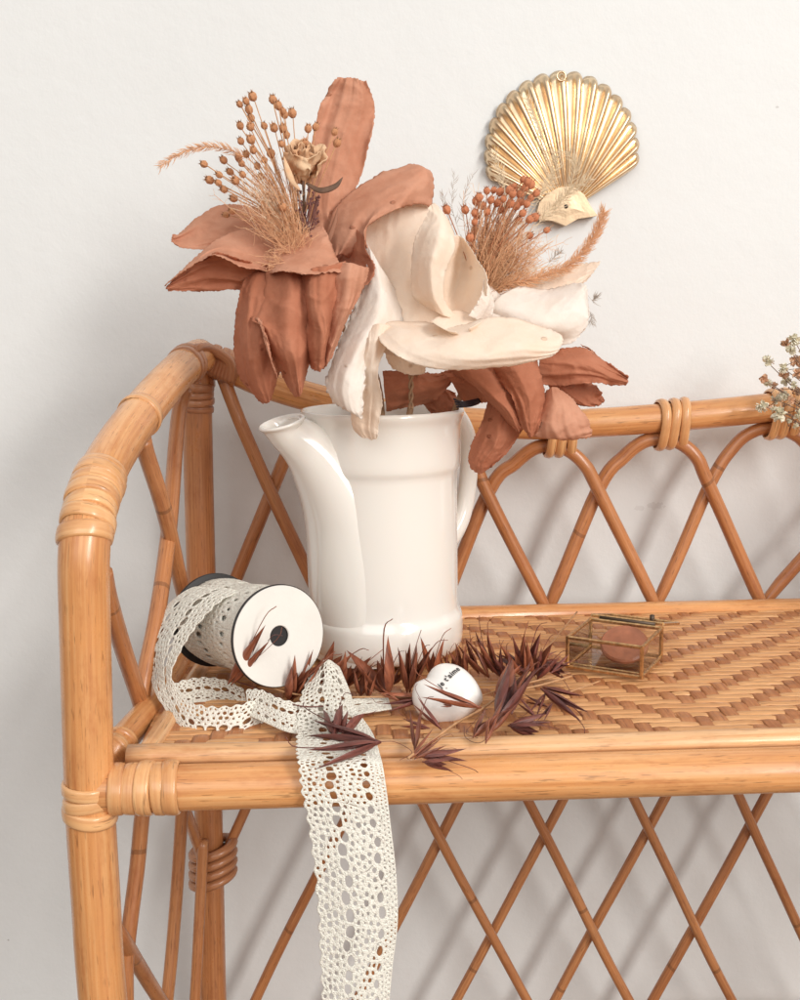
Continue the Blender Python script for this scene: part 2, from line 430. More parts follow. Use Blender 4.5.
# --- cane bindings at the joints
def along(path, c, n, step):
    """n ring places spaced by step along a path, centred on the point nearest c"""
    L = [0]
    for i in range(1, len(path)): L.append(L[-1]+(path[i]-path[i-1]).length)
    i0 = min(range(len(path)), key=lambda i: (path[i]-c).length)
    out = []
    for k in range(n):
        s = L[i0] + (k-(n-1)/2)*step
        j = max(1, min(len(path)-1, next((j for j in range(1, len(path)) if L[j] >= s), len(path)-1)))
        t = (s-L[j-1])/max(1e-9, L[j]-L[j-1]); out.append((path[j-1].lerp(path[j], t), (path[j]-path[j-1])))
    return out
fine = smooth_path(armpath, 40)
def f(T):
    A = [T(p) for p in fine]
    ringset(along(A, T(W(95, 512, .69)), 7, .0090), RB, .0106, .24).build('binding', BIND, bench)
    ringset(along(A, T(W(139, 418, .81)), 2, .0068), RB, .0068, .28).build('binding', BIND, bench)
    ringset(along(A, T(W(186, 366, .955)), 2, .0085), RB, .0095, .30).build('binding', BINDD, bench)
    ringset(along(A, T(W(90, 801, FY)), 3, .0086), RB, .0092, .30).build('binding', BIND, bench)
    # rings round the front rail beside the post
    s = 1 if T(V((0, 0, 0))).x == 0 else -1
    x0 = T(V((W(116, 790, FY).x, 0, 0))).x
    ringset([(V((x0 + s*q, FY, FRZ)), V((1, 0, 0))) for q in (.001, .0105, .0195, .0280, .0360)], .0152, .0100, .30).build('binding', BIND, bench)
    a, b2 = S(110, 746), S(172, 672)
    ringset([(T(V((p.x, p.y, SEAT-.006))), T(b2)-T(a)) for p in (a.lerp(b2, .04), a.lerp(b2, .13))], .0108, .0085, .35).build('binding', BIND, bench)
    # the knotted corner: rings round the rail, the post and across both
    rp = [T(p) for p in smooth_path(rail_pts[:4], 20)]
    ringset(along(rp, T(W(224, 367, BY)), 4, .0075), .0146, .0085, .36).build('binding', BINDD, bench)
    pp = [T(p) for p in smooth_path(bp_pts, 30)]
    ringset(along(pp, T(W(197, 398, BY)), 4, .0068), .0146, .0074, .34).build('binding', BINDD, bench)
    ms = M()
    for k in range(6):
        p0 = T(W(170+k*5.2, 371-k*2.5, .955)); p1 = T(W(174+k*5.0, 354-k*1.2, .955)); p2 = T(W(196+k*3.2, 346.5+k*.6, .985)); p3 = T(W(217+k*2.6, 353+k*2, .997)); p4 = T(W(211+k*3.6, 374+k*1.6, 1.0))
        ms.tube(smooth_path([p0, p1, p2, p3, p4], 6), .0046, 8, sq=.7)
    ms.build('binding', BINDD, bench)
    # tie round the back post and the crossing canes under the seat
    mt = M()
    for k in range(4):
        c = T(W(213, 848+k*9.5, BY)); P = []
        for i in range(24):
            th = 2*PI*i/24
            P.append(c + V((math.cos(th)*.0205, math.sin(th)*.019, .006*math.cos(th)*s)))
        P.append(P[0].copy()); P.append(P[1].copy())
        mt.tube(P, .0052, 8, sq=.9, up=V((0, 0, 1)), cap=False)
    mt.build('binding', BINDD, bench)
both(f)

# --- the woven seat: split cane in a 2/2 twill with turned diagonals
def weave():
    WEFT = rattan('woven_cane_pale', (.56,.265,.10), (.68,.355,.15), (.78,.46,.22), fscale=1.3, nodes=False, rough=.42, coat=.15)
    WARP = rattan('woven_cane_brown', (.36,.13,.046), (.47,.19,.07), (.57,.26,.105), fscale=1.3, nodes=False, rough=.42, coat=.15)
    x0, x1 = fl.x+.004, mir(fl).x-.004; y0, y1 = FY+.022, BSY-.004
    pw = .0115; ph = .0088
    nx, ny = int((x1-x0)/pw), int((y1-y0)/ph)
    cx = S(713, 727).x; ic = round((cx-x0)/pw)
    def tri(i):
        q = (i-ic) % 40
        return q if q <= 20 else 40-q
    def up(i, j):               # weft (along x) on top?
        return ((j - tri(i)) % 5) in (0, 1, 2)
    hgt = .0005
    zc = SEAT-.0035
    wf, wp = M(), M()
    def strip(m, pts, side, wd, U0):
        P = [[p - side*wd/2 + V((0,0,-.0004)), p - side*wd*.3 + V((0, 0, .0001)), p + V((0, 0, .0003)), p + side*wd*.3+V((0, 0, .0001)), p + side*wd/2+V((0,0,-.0004))] for p in pts]
        L = [0]
        for a, b3 in zip(pts, pts[1:]): L.append(L[-1]+(b3-a).length)
        m.grid(P, uvs=([U0+wd*k/4 for k in range(5)], [l+U0*7 for l in L]))
    for j in range(ny):
        y = y0+(j+.5)*ph; pts = []
        jit = rnd.uniform(-.0006, .0006)
        for i in range(nx):
            for q in (0.06, .5, .94):
                h = hgt if up(i, j) else -hgt
                if (q == .06 and i and up(i-1, j) != up(i, j)) or (q == .94 and i < nx-1 and up(i+1, j) != up(i, j)): h *= .35
                pts.append(V((x0+(i+q)*pw, y+jit+noise.noise((i*.3, j, 1))*.0005, zc+h+noise.noise((i*.9+q, j*1.7, 3))*.0005)))
        strip(wf, pts, V((0, 1, 0)), ph*.995, j*.37)
    for i in range(nx):
        x = x0+(i+.5)*pw; pts = []
        jit = rnd.uniform(-.0006, .0006)
        for j in range(ny):
            for q in (0.06, .5, .94):
                h = -hgt if up(i, j) else hgt
                if (q == .06 and j and up(i, j-1) != up(i, j)) or (q == .94 and j < ny-1 and up(i, j+1) != up(i, j)): h *= .35
                pts.append(V((x+jit+noise.noise((i, j*.3, 5))*.0006, y0+(j+q)*ph, zc+h+noise.noise((i*.9, j*1.7+q, 8))*.0005)))
        strip(wp, pts, V((-1, 0, 0)), pw*.985, i*.29)
    ws = wf.build('woven_seat', WEFT, bench); solid(ws, .0006)
    wq = wp.build('crossing_strands', WARP, ws); solid(wq, .0006)
    wq.location = (0, 0, 0)
    # underside panel the cane is stretched over
    m = M(); m.box(V(((x0+x1)/2, (y0+y1)/2, SEAT-.012)), V(((x1-x0)/2, 0, 0)), V((0, (y1-y0)/2, 0)), V((0, 0, .003)))
    m.build('seat_panel', simple('seat_board', (.25,.11,.045), .7), bench, smooth=False)
weave()
# ------------------------------------------------------------------ the jug
JY = .895
jc = W(384, 540, JY); JX = jc.x
jug = empty('porcelain_jug', V((JX, JY, SEAT)), 'glossy cream porcelain jug with long side spout holding the paper flowers', 'jug')
H0 = SEAT
RJ = .0628
prof_out = [(.0, .001), (.052, .0012), (.060, .002), (.0655, .006), (.0672, .012), (.0672, .030), (.0662, .034), (.0634, .038), (.0628, .042), (.0625, .10), (.0622, .150), (.0624, .156), (.0650, .160), (.0660, .164),
            (.0655, .190), (.0655, .197), (.0672, .201), (.0685, .204), (.0686, .2065), (.0676, .2085), (.0660, .2085), (.0640, .206), (.0615, .200), (.0600, .188), (.0585, .10), (.057, .01), (.0, .008)]
def lathe(prof, c, seg=72, wob=0, fine=3):
    P = []
    pp = prof
    for r, z in pp:
        P.append([c + V((r*math.cos(2*PI*k/seg), r*math.sin(2*PI*k/seg), z)) for k in range(seg)])
    m = M(); m.grid(P, closeu=True); return m
o = lathe(prof_out, V((JX, JY, H0))).build('body', PORC, jug); subd(o, 1)
# the spout: a long wedge rising from the foot, opening outwards at the top
az = math.radians(200)
dirv = V((math.cos(az), math.sin(az), 0)); side = V((-dirv.y, dirv.x, 0))
lipc = W(291, 428, JY-.045)
jl = (V((lipc.x-JX, lipc.y-JY, 0))).length
ddir = V((lipc.x-JX, lipc.y-JY, 0)).normalized(); side = V((-ddir.y, ddir.x, 0))
sect = [ # radial centre, height, radial half width, side half width
 (.0290, .002, .0365, .049), (.0290, .03, .0365, .049), (.0300, .06, .0360, .048), (.0325, .09, .0345, .046), (.0365, .115, .0325, .042), (.0415, .135, .0315, .0390),
 (.0495, .152, .0290, .0345), (.0590, .167, .0260, .0295), (.0690, .1795, .0225, .0240), (.081, .189, .0185, .0190), (.0925, .1955, .0150, .0160)]
P = []; seg = 40
cs = [V((JX, JY, H0)) + ddir*r + V((0, 0, z)) for r, z, a, b in sect]
upd = V((0, 0, 1))
def frame_at(i):
    t = (cs[min(i+1, len(cs)-1)]-cs[max(i-1, 0)]).normalized()
    if i < 4: t = V((0, 0, 1))
    return t
for i, (r, z, a, b) in enumerate(sect):
    t = frame_at(i); nrm = side.cross(t).normalized()
    if nrm.dot(ddir) < 0: nrm = -nrm
    nrm0 = nrm
    P.append([cs[i] + nrm*a*math.cos(2*PI*k/seg) + side*b*math.sin(2*PI*k/seg) for k in range(seg)])
# the mouth turns up a little, with a rolled lip
t_end = frame_at(len(cs)-1)
tl = (t_end*.36 + upd*.9).normalized(); nl = side.cross(tl).normalized()
if nl.dot(nrm0) < 0: nl = -nl
c = cs[-1]
for sc2, hh in ((1.02, .002), (1.10, .0042), (1.20, .0058), (1.26, .0070), (1.23, .0083), (1.12, .0086), (1.0, .0075), (.9, .003), (.84, -.004), (.80, -.016), (.7, -.034)):
    cc = c + tl*hh if hh > -.01 else c - t_end*(-hh)
    P.append([cc + nl*.0150*sc2*math.cos(2*PI*k/seg) + side*.0160*sc2*math.sin(2*PI*k/seg) for k in range(seg)])
m = M(); m.grid(P, closeu=True); o = m.build('spout', PORC, jug); subd(o, 1)
# raised seam where the spout wall meets the collar
# handle, on the side away from the spout
hd = V((.86, .51, 0)).normalized()
def J(r, z): return V((JX, JY, H0)) + hd*r + V((0, 0, z))
hp = [J(.060, .199), J(.072, .199), J(.082, .190), J(.089, .174), J(.0905, .155), J(.088, .130), J(.082, .108), J(.071, .092), J(.058, .084)]
hs = smooth_path(hp, 8)
hr = [.0080+.0035*abs(2*i/(len(hs)-1)-1)**3 for i in range(len(hs))]
m = M(); m.tube(hs, hr, 18, sq=1.0); m.build('handle', PORC, jug)

# ------------------------------------------------------------------ gold shell on the wall
GOLD, nt, b = mat('aged_gold')
b.inputs['Metallic'].default_value = 1; b.inputs['Roughness'].default_value = .3
tc = N(nt, 'ShaderNodeTexCoord'); n = N(nt, 'ShaderNodeTexNoise', Scale=45.0, Detail=5.0); nt.links.new(tc.outputs['Object'], n.inputs[0])
r = ramp(nt, n.outputs[0], [(.3, (.66,.47,.30)), (.7, (.84,.66,.44))]); nt.links.new(r.outputs[0], b.inputs['Base Color'])
r2 = ramp(nt, n.outputs[0], [(.3, (.40,.40,.40)), (.7, (.26,.26,.26))]); nt.links.new(r2.outputs[0], b.inputs['Roughness'])
n = N(nt, 'ShaderNodeTexNoise', Scale=260.0, Detail=3.0); nt.links.new(tc.outputs['Object'], n.inputs[0]); bump(nt, b, n.outputs[0], .25, .0006)
hub = W(566, 212, WY); PXM = (W(666, 212, WY)-hub).x/100
shell = empty('gold_shell', V((hub.x, WY, hub.z)), 'brass scallop shell ornament hanging flat on the wall', 'shell ornament')
cpx, cpy, Rp = 560, 157, 75.5
def edge_r(th):                  # distance hub->outline (px) in direction th
    # circle intersection from the hub
    dx, dy = math.cos(th), math.sin(th); ox, oy = 566-cpx, -(212-cpy)
    bq = ox*dx+oy*dy; cq = ox*ox+oy*oy-Rp*Rp
    return -bq + math.sqrt(max(0, bq*bq-cq))
NR = 17; t0, t1 = math.radians(32), math.radians(158)
P = []; nth = NR*14; nr = 26
for i in range(nr+1):
    s = .13+.87*i/nr; row = []
    for j in range(nth+1):
        u = j/nth; th = t0+(t1-t0)*u
        ph = u*NR; fr = ph-math.floor(ph)
        R = edge_r(th)*(.955+.05*math.sin(PI*fr)**.5) * PXM
        rr = R*s
        depth = .004 + .008*math.sin(PI*min(1, s*.93)**1.1)*(.6+.4*math.sin(PI*u))
        # each rib: a rounded roll with a flat trough beside it
        g = fr/.62 if fr < .62 else 1.0
        prof = math.sin(PI*g)**.8 if fr < .62 else 0.0
        trough = math.sin(PI*(fr-.62)/.38) if fr >= .62 else 0
        amp = .0058*min(1, s*1.15)*(1-.3*max(0, (s-.9)/.1)**2)
        prof = prof - .12*trough + .10
        rowz = depth + amp*prof
        if i == nr: rowz = .002+amp*prof*.7
        row.append(V((hub.x+rr*math.cos(th), WY-rowz-.002, hub.z+rr*math.sin(th))))
    P.append(row)
m = M(); m.grid(P); 
o = m.build('fan', GOLD, shell); solid(o, .0011)
# flat hinge plate with a boss and a nail hole
pts = [(537,204),(545,195),(556,189),(570,188),(581,196),(587,207),(594,217),(575,220),(563,227),(550,222),(533,220)]
c0 = W(563, 208, WY)
bmv = M(); ring = [W(x, y, WY) for x, y in pts]
sm = []
for i in range(len(ring)):
    sm.append(ring[i]); 
outer = [V((p.x, WY-.0150, p.z)) for p in sm]; back = [V((p.x, WY-.001, p.z)) for p in sm]
mid = [V((p.x*.6+c0.x*.4, WY-.0151, p.z*.6+c0.z*.4)) for p in sm]; inn = [V((p.x*.25+c0.x*.75, WY-.0155, p.z*.25+c0.z*.75)) for p in sm]
hole = [V((c0.x+.0022*math.cos(2*PI*i/11+1.9), WY-.0155, c0.z+.0022*math.sin(-2*PI*i/11+1.9))) for i in range(11)]
m = M(); m.grid([back, outer, mid, inn], closeu=True)
m.poly([22+11+k for k in range(11)])
m.build('hinge_plate', simple('dull_gold', (.56,.41,.27), .42, metal=.9, noise_amt=.12, nscale=60, bump_s=.25, bump_d=.0008, bscale=300), shell, smooth=False)
m = M(); m.tube([V((c0.x, WY-.0150, c0.z)), V((c0.x, WY-.0162, c0.z))], .0020, 12); m.build('nail', simple('dark_nail', (.03,.02,.015), .5), shell)
# loop hole at the top
tp = W(558, 80, WY); m = M()
P2 = [V((tp.x+.0042*math.cos(2*PI*k/18), WY-.0165, tp.z+.0042*math.sin(2*PI*k/18))) for k in range(18)]
m.tube(P2+[P2[0], P2[1]], .0011, 8, cap=False); m.build('eyelet', GOLD, shell)

# ------------------------------------------------------------------ little glass box
BR = simple('old_brass', (.62,.40,.20), .28, metal=.95, noise_amt=.35, nscale=300, bump_s=.4, bump_d=.0005, bscale=900)
BL = simple('dark_solder', (.10,.07,.05), .5, metal=.6)
GL, nt, b = mat('thin_glass')
b.inputs['Base Color'].default_value = (1,1,1,1)
tr = N(nt, 'ShaderNodeBsdfTransparent'); tr.inputs[0].default_value = (.99,.992,.99,1)
gs = N(nt, 'ShaderNodeBsdfGlossy'); gs.inputs['Roughness'].default_value = .03
fr = N(nt, 'ShaderNodeFresnel', IOR=1.5); ms = N(nt, 'ShaderNodeMixShader')
nt.links.new(fr.outputs[0], ms.inputs[0]); nt.links.new(tr.outputs[0], ms.inputs[1]); nt.links.new(gs.outputs[0], ms.inputs[2])
nt.links.new(ms.outputs[0], nt.nodes['Material Output'].inputs[0])
a0 = S(567, 669); ba = math.radians(-31); ux = V((math.cos(ba), math.sin(ba), 0)); uy = V((-ux.y, ux.x, 0)); uz = V((0, 0, 1))
lx = min((k*.0005 for k in range(60, 200)), key=lambda q: min((S(641, y)-(a0+ux*q)).length for y in range(675, 695))); ly = .058; a1 = a0+ux*lx
hb = W(569, 637, a0.y).z - SEAT
gb = empty('glass_box', (a0+a1)/2 + uy*ly/2, 'small brass edged glass box standing open on the woven seat', 'glass box')
def B(x, y, z): return a0 + ux*x + uy*y + uz*(z+.001)
e = .0013
def bar(p, q, r=e, mtl=BR, parent=None):
    m = M(); m.tube([p, q], r, 4, up=uz if abs((q-p).normalized().z) < .9 else ux); return m
fr_ = M()
for z in (e, hb-e):
    for p, q in ((B(0,0,z), B(lx,0,z)), (B(lx,0,z), B(lx,ly,z)), (B(lx,ly,z), B(0,ly,z)), (B(0,ly,z), B(0,0,z))): fr_.tube([p, q], e*1.25, 6, up=uz)
for x, y in ((0,0),(lx,0),(lx,ly),(0,ly)): fr_.tube([B(x,y,0), B(x,y,hb)], e*1.3, 6, up=ux)
# inner edges of the soldered strips
for p, q in ((B(.002,.001,.004), B(lx-.002,.001,.004)),): fr_.tube([p, q], e*.6, 4, up=uz)
fr_.build('frame', BR, gb, smooth=False)
def pane(p, q, r_, s_, par, nm='pane'):
    m = M(); m.add([p, q, r_, s_], [(0,1,2,3)]); o = m.build(nm, GL, par, smooth=False); return o
for p, q in (((0,0),(lx,0)), ((lx,0),(lx,ly)), ((lx,ly),(0,ly)), ((0,ly),(0,0))):
    pane(B(*p, .002), B(*q, .002), B(*q, hb-.002), B(*p, hb-.002), gb)
pane(B(0,0,.0015), B(lx,0,.0015), B(lx,ly,.0015), B(0,ly,.0015), gb, 'base_pane')
# lid thrown back on its hinge
ang = math.radians(-14); ld = ly*.93
def Lp(x, d, up=0): return B(x, ly + .0035 + d*math.cos(ang), hb + .0015 + d*math.sin(ang) + up)
lm = M()
for p, q in ((Lp(0,0), Lp(lx,0)), (Lp(lx,0), Lp(lx,ld)), (Lp(lx,ld), Lp(0,ld)), (Lp(0,ld), Lp(0,0))): lm.tube([p, q], e*1.15, 6, up=uz)
lid = lm.build('lid', BR, gb, smooth=False)
pane(Lp(0,0), Lp(lx,0), Lp(lx,ld), Lp(0,ld), lid)
m = M(); m.tube([Lp(lx*.62, ld, -.002), Lp(lx*.62, ld, .0045)], .0022, 8); m.build('clasp', BL, lid)
m = M(); m.tube([B(lx*.12, ly+.0018, hb+.001), B(lx*.9, ly+.0018, hb+.001)], .0015, 8); m.build('hinge', BL, gb)
# the round disc inside
DW = simple('polished_wood', (.34,.12,.06), .35, noise_amt=.25, nscale=90)
dc = B(lx*.60, ly*.60, .0150); dn = (uy*-.52 + uz*.82 + ux*.10).normalized()
d1 = ux.cross(dn).normalized(); d0 = dn.cross(d1)
P = []
for rr, hh in ((0, -.003), (.6, -.003), (.93, -.0028), (1, -.0012), (1, .0012), (.93, .0028), (.6, .0032), (0, .0034)):
    P.append([dc + d0*(.0195*rr*math.cos(2*PI*k/40)) + d1*(.0195*rr*math.sin(2*PI*k/40)) + dn*hh for k in range(40)])
m = M(); m.grid(P, closeu=True); o = m.build('wooden_disc', DW, None, origin=dc, smooth=False)
tag(o, 'round reddish brown disc lying inside the open glass box', 'disc')

# ------------------------------------------------------------------ ceramic heart
HC = W(447, 694, .744)
CER = simple('glazed_white_ceramic', (.86,.83,.79), .22, bump_s=.15, bump_d=.001, bscale=60)
CER.node_tree.nodes['Principled BSDF'].inputs['Coat Weight'].default_value = .5
hn = (ray(447, 694)*-1).normalized(); hn = (hn + V((.06, 0, .42))).normalized()
hx = (V((1, 0, 0)) - hn*hn.x).normalized(); hy = hn.cross(hx)
pxm = .744*1.055/F
ho = [(415,683),(412,693),(413,704),(419,715),(428,722),(440,725),(455,722),(469,715),(480,706),(482.5,699),(480,689),(474,678),(465,668.5),(455,663.5),(444,662.5),(435,666),(429,673),(426.5,677.5),(421,679.5)]
hpts = [V(((x-447)*pxm, -(y-694)*pxm)) for x, y in ho]
hs_ = []
n_ = len(hpts)
for i in range(n_):
    for q in range(5): hs_.append(cr(hpts[i-1], hpts[i], hpts[(i+1)%n_], hpts[(i+2)%n_], q/5))
cen = V((-.001, .0))
def hdist(p):
    return min((p-a).length for a in hs_)
P = []; TH = .0125
ks = [1, .985, .95, .9, .82, .72, .6, .45, .3, .15, .02]
def hh(d): return TH*(1-(1-min(1, d/.019))**2.2)**.5
for sgn in (1, -1):
    rows = []
    for k in ks:
        row = []
        for p in hs_:
            q = cen + (p-cen)*k; d = hdist(q) if k < 1 else 0
            row.append(HC + hx*q.x + hy*q.y + hn*sgn*hh(d))
        rows.append(row)
    P.append(rows)
m = M(); allr = P[1][::-1] + P[0][1:]
m.grid(allr, closeu=True); o = m.build('body', CER, None)
heart = empty('ceramic_heart', HC, 'white ceramic heart lettered je t\'aime among the dried oats', 'heart')
o.parent = heart; 
for v in o.data.vertices: v.co -= HC
subd(o, 1)
cu = bpy.data.curves.new('txt', 'FONT'); cu.body = "je t'aime"; cu.size = .0055; cu.align_x = 'CENTER'; cu.align_y = 'CENTER'; cu.offset = .00012; cu.space_character = 1.12; cu.resolution_u = 3
to = bpy.data.objects.new('txt', cu); COL.objects.link(to)
bpy.context.view_layer.update()
dg = bpy.context.evaluated_depsgraph_get()
me = bpy.data.meshes.new_from_object(to.evaluated_get(dg)); bpy.data.objects.remove(to)
rot = math.radians(44); tcn = V(((449-447)*pxm, -(682-694)*pxm))
for v in me.vertices:
    x, y = v.co.x, v.co.y*1.1
    qx = tcn.x + x*math.cos(rot) - y*math.sin(rot); qy = tcn.y + x*math.sin(rot) + y*math.cos(rot)
    d = hdist(V((qx, qy)))
    p = hx*qx + hy*qy + hn*(hh(d)+.0009); v.co = p
me.materials.clear(); me.materials.append(simple('black_print', (.015,.013,.013), .6))
me.name = 'lettering'
lt = bpy.data.objects.new('lettering', me); COL.objects.link(lt); lt.parent = heart
lt['label'] = "small black lettering reading je t'aime"
# ------------------------------------------------------------------ lace
COT = simple('cotton_thread', (.95,.87,.775), .9, spec=.15, noise_amt=.15, nscale=800, bump_s=1.0, bump_d=.0016, bscale=1000)
COTD = simple('cotton_layers_shaded', (.76,.57,.43), .95, spec=.1, noise_amt=.25, nscale=200, bump_s=1.0, bump_d=.001, bscale=900)  # same cotton darkened, the shade under the wound lace put into its colour
def clip(poly, nx, ny, c):      # keep nx*x+ny*y <= c
    out = []; n = len(poly)
    for i in range(n):
        a, b = poly[i], poly[(i+1) % n]
        da, db = nx*a[0]+ny*a[1]-c, nx*b[0]+ny*b[1]-c
        if da <= 0: out.append(a)
        if (da < 0 < db) or (db < 0 < da):
            t = da/(da-db); out.append((a[0]+(b[0]-a[0])*t, a[1]+(b[1]-a[1])*t))
    return out
def lace_cells(length, width, seed=1):
    """points with weights laid out like a bobbin lace: across y in 0..width, along x"""
    r = random.Random(seed); pts = []
    s = width/.052
    def col(y, step, rad, hole, jx=.17, jy=.0006, phase=0, wave=0, wl=.02):
        n = int(length/step)+1
        for i in range(n):
            x = (i+phase)*step
            pts.append((x+r.uniform(-jx, jx)*step, (y+wave*math.sin(2*PI*x/wl))*s+r.uniform(-jy, jy), rad*r.uniform(.9, 1.1), hole*r.uniform(.75, 1.1)))
    col(.0022, .0036, .0010, .55, wave=.0002)
    col(.0058, .0040, .0014, .85, phase=.5, wave=.0010)
    col(.0100, .0042, .0016, .9, wave=.0014)
    col(.0142, .0040, .0013, .7, phase=.5, wave=.0012)
    col(.0195, .0074, .0031, 1.05, phase=.3, wave=.0016, jx=.09)      # the large eyelets
    col(.0250, .0040, .0013, .75, wave=.0012)
    col(.0288, .0037, .0012, .55, phase=.5, wave=.0012)
    col(.0325, .0042, .0017, .85, wave=.0014)
    col(.0368, .0040, .0014, .7, phase=.4, wave=.0012)
    col(.0412, .0086, .0024, 1.0, phase=.4, jx=.09, wave=.0006)
    col(.0452, .0030, .0006, .5, phase=.2)
    col(.0478, .0026, .0005, .5, phase=.5)
    col(.0503, .0026, .0005, .5)
    pts.sort()
    xs = [p[0] for p in pts]
    cells = []
    for i, (x, y, rad, hole) in enumerate(pts):
        R = .011
        poly = [(x-R, max(y-R, 0)), (x+R, max(y-R, 0)), (x+R, min(y+R, width)), (x-R, min(y+R, width))]
        poly = clip(poly, -1, 0, 0); poly = clip(poly, 1, 0, length) if poly else poly
        j = i-1
        nb = []
        while j >= 0 and x-xs[j] < R*1.3: nb.append(j); j -= 1
        j = i+1
        while j < len(xs) and xs[j]-x < R*1.3: nb.append(j); j += 1
        nb.sort(key=lambda j: (pts[j][0]-x)**2+(pts[j][1]-y)**2)
        for j in nb:
            if len(poly) < 3: break
            x2, y2, r2 = pts[j][:3]; dx, dy = x2-x, y2-y
            if abs(dx)+abs(dy) < 1e-6: continue
            c = (x2*x2+y2*y2-x*x-y*y + rad*rad-r2*r2)/2
            poly = clip(poly, dx, dy, c)
        if rad < .0024:      # leaf shaped motifs worked tighter than the net round them
            yy = y/s; k = (x/.0175 + (.5 if yy > .027 else 0)) % 1.0
            yc = .0110 if yy < .02 else .0310
            if ((k-.5)/.30)**2 + ((yy-yc)/.0062)**2 < 1: hole *= .62
        if len(poly) >= 3: cells.append((poly, hole))
    return cells
def lace_mesh(name, length, width, fn, parent, seed=1, thread=.00052, thick=.0012, scal=True, sub=1):
    """fn(u, v) -> point; u along in 0..1, v across in 0..1"""
    cells = lace_cells(length, width, seed)
    key = {}; verts = []; faces = []
    def vid(x, y):
        k = (round(x*2e5), round(y*2e5))
        if k not in key: key[k] = len(verts); verts.append((x, y))
        return key[k]
    rr_ = random.Random(seed)
    for poly, hole in cells:
        # drop slivers
        q = []
        for p in poly:
            if not q or math.hypot(p[0]-q[-1][0], p[1]-q[-1][1]) > 2e-4: q.append(p)
        if len(q) > 2 and math.hypot(q[0][0]-q[-1][0], q[0][1]-q[-1][1]) < 2e-4: q.pop()
        if len(q) < 3: continue
        n = len(q); cx = sum(p[0] for p in q)/n; cy = sum(p[1] for p in q)/n
        ids = [vid(*p) for p in q]
        # edge midpoints make the hole rounder
        ring = []; outer = []
        for i in range(n):
            a, b = q[i], q[(i+1) % n]; outer.append(ids[i]); outer.append(vid((a[0]+b[0])/2, (a[1]+b[1])/2))
        m2 = len(outer)
        inr = min(math.hypot(verts[k][0]-cx, verts[k][1]-cy) for k in outer)
        hole_r = max(.00022, inr-thread)*hole
        hole_r = min(hole_r, inr-.0003)
        if hole_r < .00015:
            faces.append(tuple(outer)); continue
        for k in outer:
            dx, dy = verts[k][0]-cx, verts[k][1]-cy; d = math.hypot(dx, dy)
            rr = hole_r*(.35+.65*min(d/inr, 1.45)) if d > inr else hole_r
            verts.append((cx+dx/d*rr, cy+dy/d*rr)); ring.append(len(verts)-1)
        for i in range(m2):
            j = (i+1) % m2; faces.append((outer[i], outer[j], ring[j], ring[i]))
    if scal:   # scalloped free edge at y = 0
        for i, (x, y) in enumerate(verts):
            k = math.exp(-y/.003)
            verts[i] = (x, y - k*.0030*abs(math.sin(PI*x/.0085))**1.3 + .0008*k)
    m = M(); m.v = [fn(min(1, max(0, x/length)), y/width) + V((0, -.0005, .0003))*noise.noise(V((x*900, y*900, seed))) for x, y in verts]; m.f = faces; m.uv = [None]*len(faces)
    o = m.build(name, COT, parent); solid(o, thick)
    if sub: subd(o, sub)
    return o

# --- the spool
cA = W(279, 636, .768); RF = .0383
cB0 = W(215, 632, .858)
cA.z = SEAT + RF + .0065; cB0.z = SEAT + RF + .0015
cA = W(279, 636, .768)
ax = (cA-cB0); SL = ax.length; ax.normalize()
s1 = (V((0, 0, 1))-ax*ax.z).normalized(); s2 = ax.cross(s1)
spool = empty('lace_spool', V(((cA.x+cB0.x)/2, (cA.y+cB0.y)/2, SEAT)), 'card spool wound with cream crochet lace, its loose end looped on the seat', 'spool of lace')
CARD = simple('white_card', (.78,.745,.69), .7, noise_amt=.03, nscale=40, bump_s=.2, bump_d=.0006, bscale=300)
BLK = simple('black_card_edge', (.018,.015,.015), .55)
def ring_pts(c, r, n=96): return [c + (s1*math.cos(2*PI*k/n)+s2*math.sin(2*PI*k/n))*r for k in range(n)]
for c, d in ((cA, 1), (cB0, -1)):
    m = M(); m.grid([ring_pts(c-ax*.0024*d, .008), ring_pts(c-ax*.0024*d, RF*.99), ring_pts(c-ax*.0022*d, RF), ring_pts(c, RF), ring_pts(c+ax*.0002*d, RF*.995), ring_pts(c+ax*.0002*d, .0078), ring_pts(c-ax*.001*d, .0076)], closeu=True)
    fo = m.build('flange', BLK, spool)
    m = M(); m.grid([ring_pts(c+ax*.0004*d, RF*.982), ring_pts(c+ax*.0009*d, RF*.978), ring_pts(c+ax*.0010*d, .0082), ring_pts(c+ax*.0002*d, .0076)], closeu=True)
    m.build('face_card', CARD, fo, smooth=False)
    m = M(); m.grid([ring_pts(c-ax*.0012*d, .0082), ring_pts(c-ax*.0012*d, .0001)], closeu=True); m.build('core_hole', BLK, fo)
RW = RF*.90
pr = []
for k in range(13):
    t = k/12; pr.append(ring_pts(cB0.lerp(cA, t), RW-.0035+.0012*math.sin(t*9), 64))
m = M(); m.grid(pr, closeu=True); m.build('wound_core', COTD, spool)
def wound(off, t0_, t1_, tw, seed, turns=1.0, ph=0):
    def fn(u, v):
        th = 2*PI*turns*u + ph; t = t0_+(t1_-t0_)*v + tw*math.sin(th)
        r = RW + off + .0010*math.sin(3*th+seed) + .0008*math.sin(v*11)
        return cB0.lerp(cA, .03+.94*max(0, min(1, t))) + (s1*math.cos(th)+s2*math.sin(th))*r
    return fn
lace_mesh('wound_lace', 2*PI*RW, .050, wound(-.0022, 0, 1.0, 0, 2), spool, seed=5, sub=0, scal=False, thread=.0010)
lace_mesh('wound_lace', 2*PI*RW, .046, wound(-.0004, .02, .98, .02, 4, ph=1.3), spool, seed=9, sub=0, scal=False, thread=.0010)
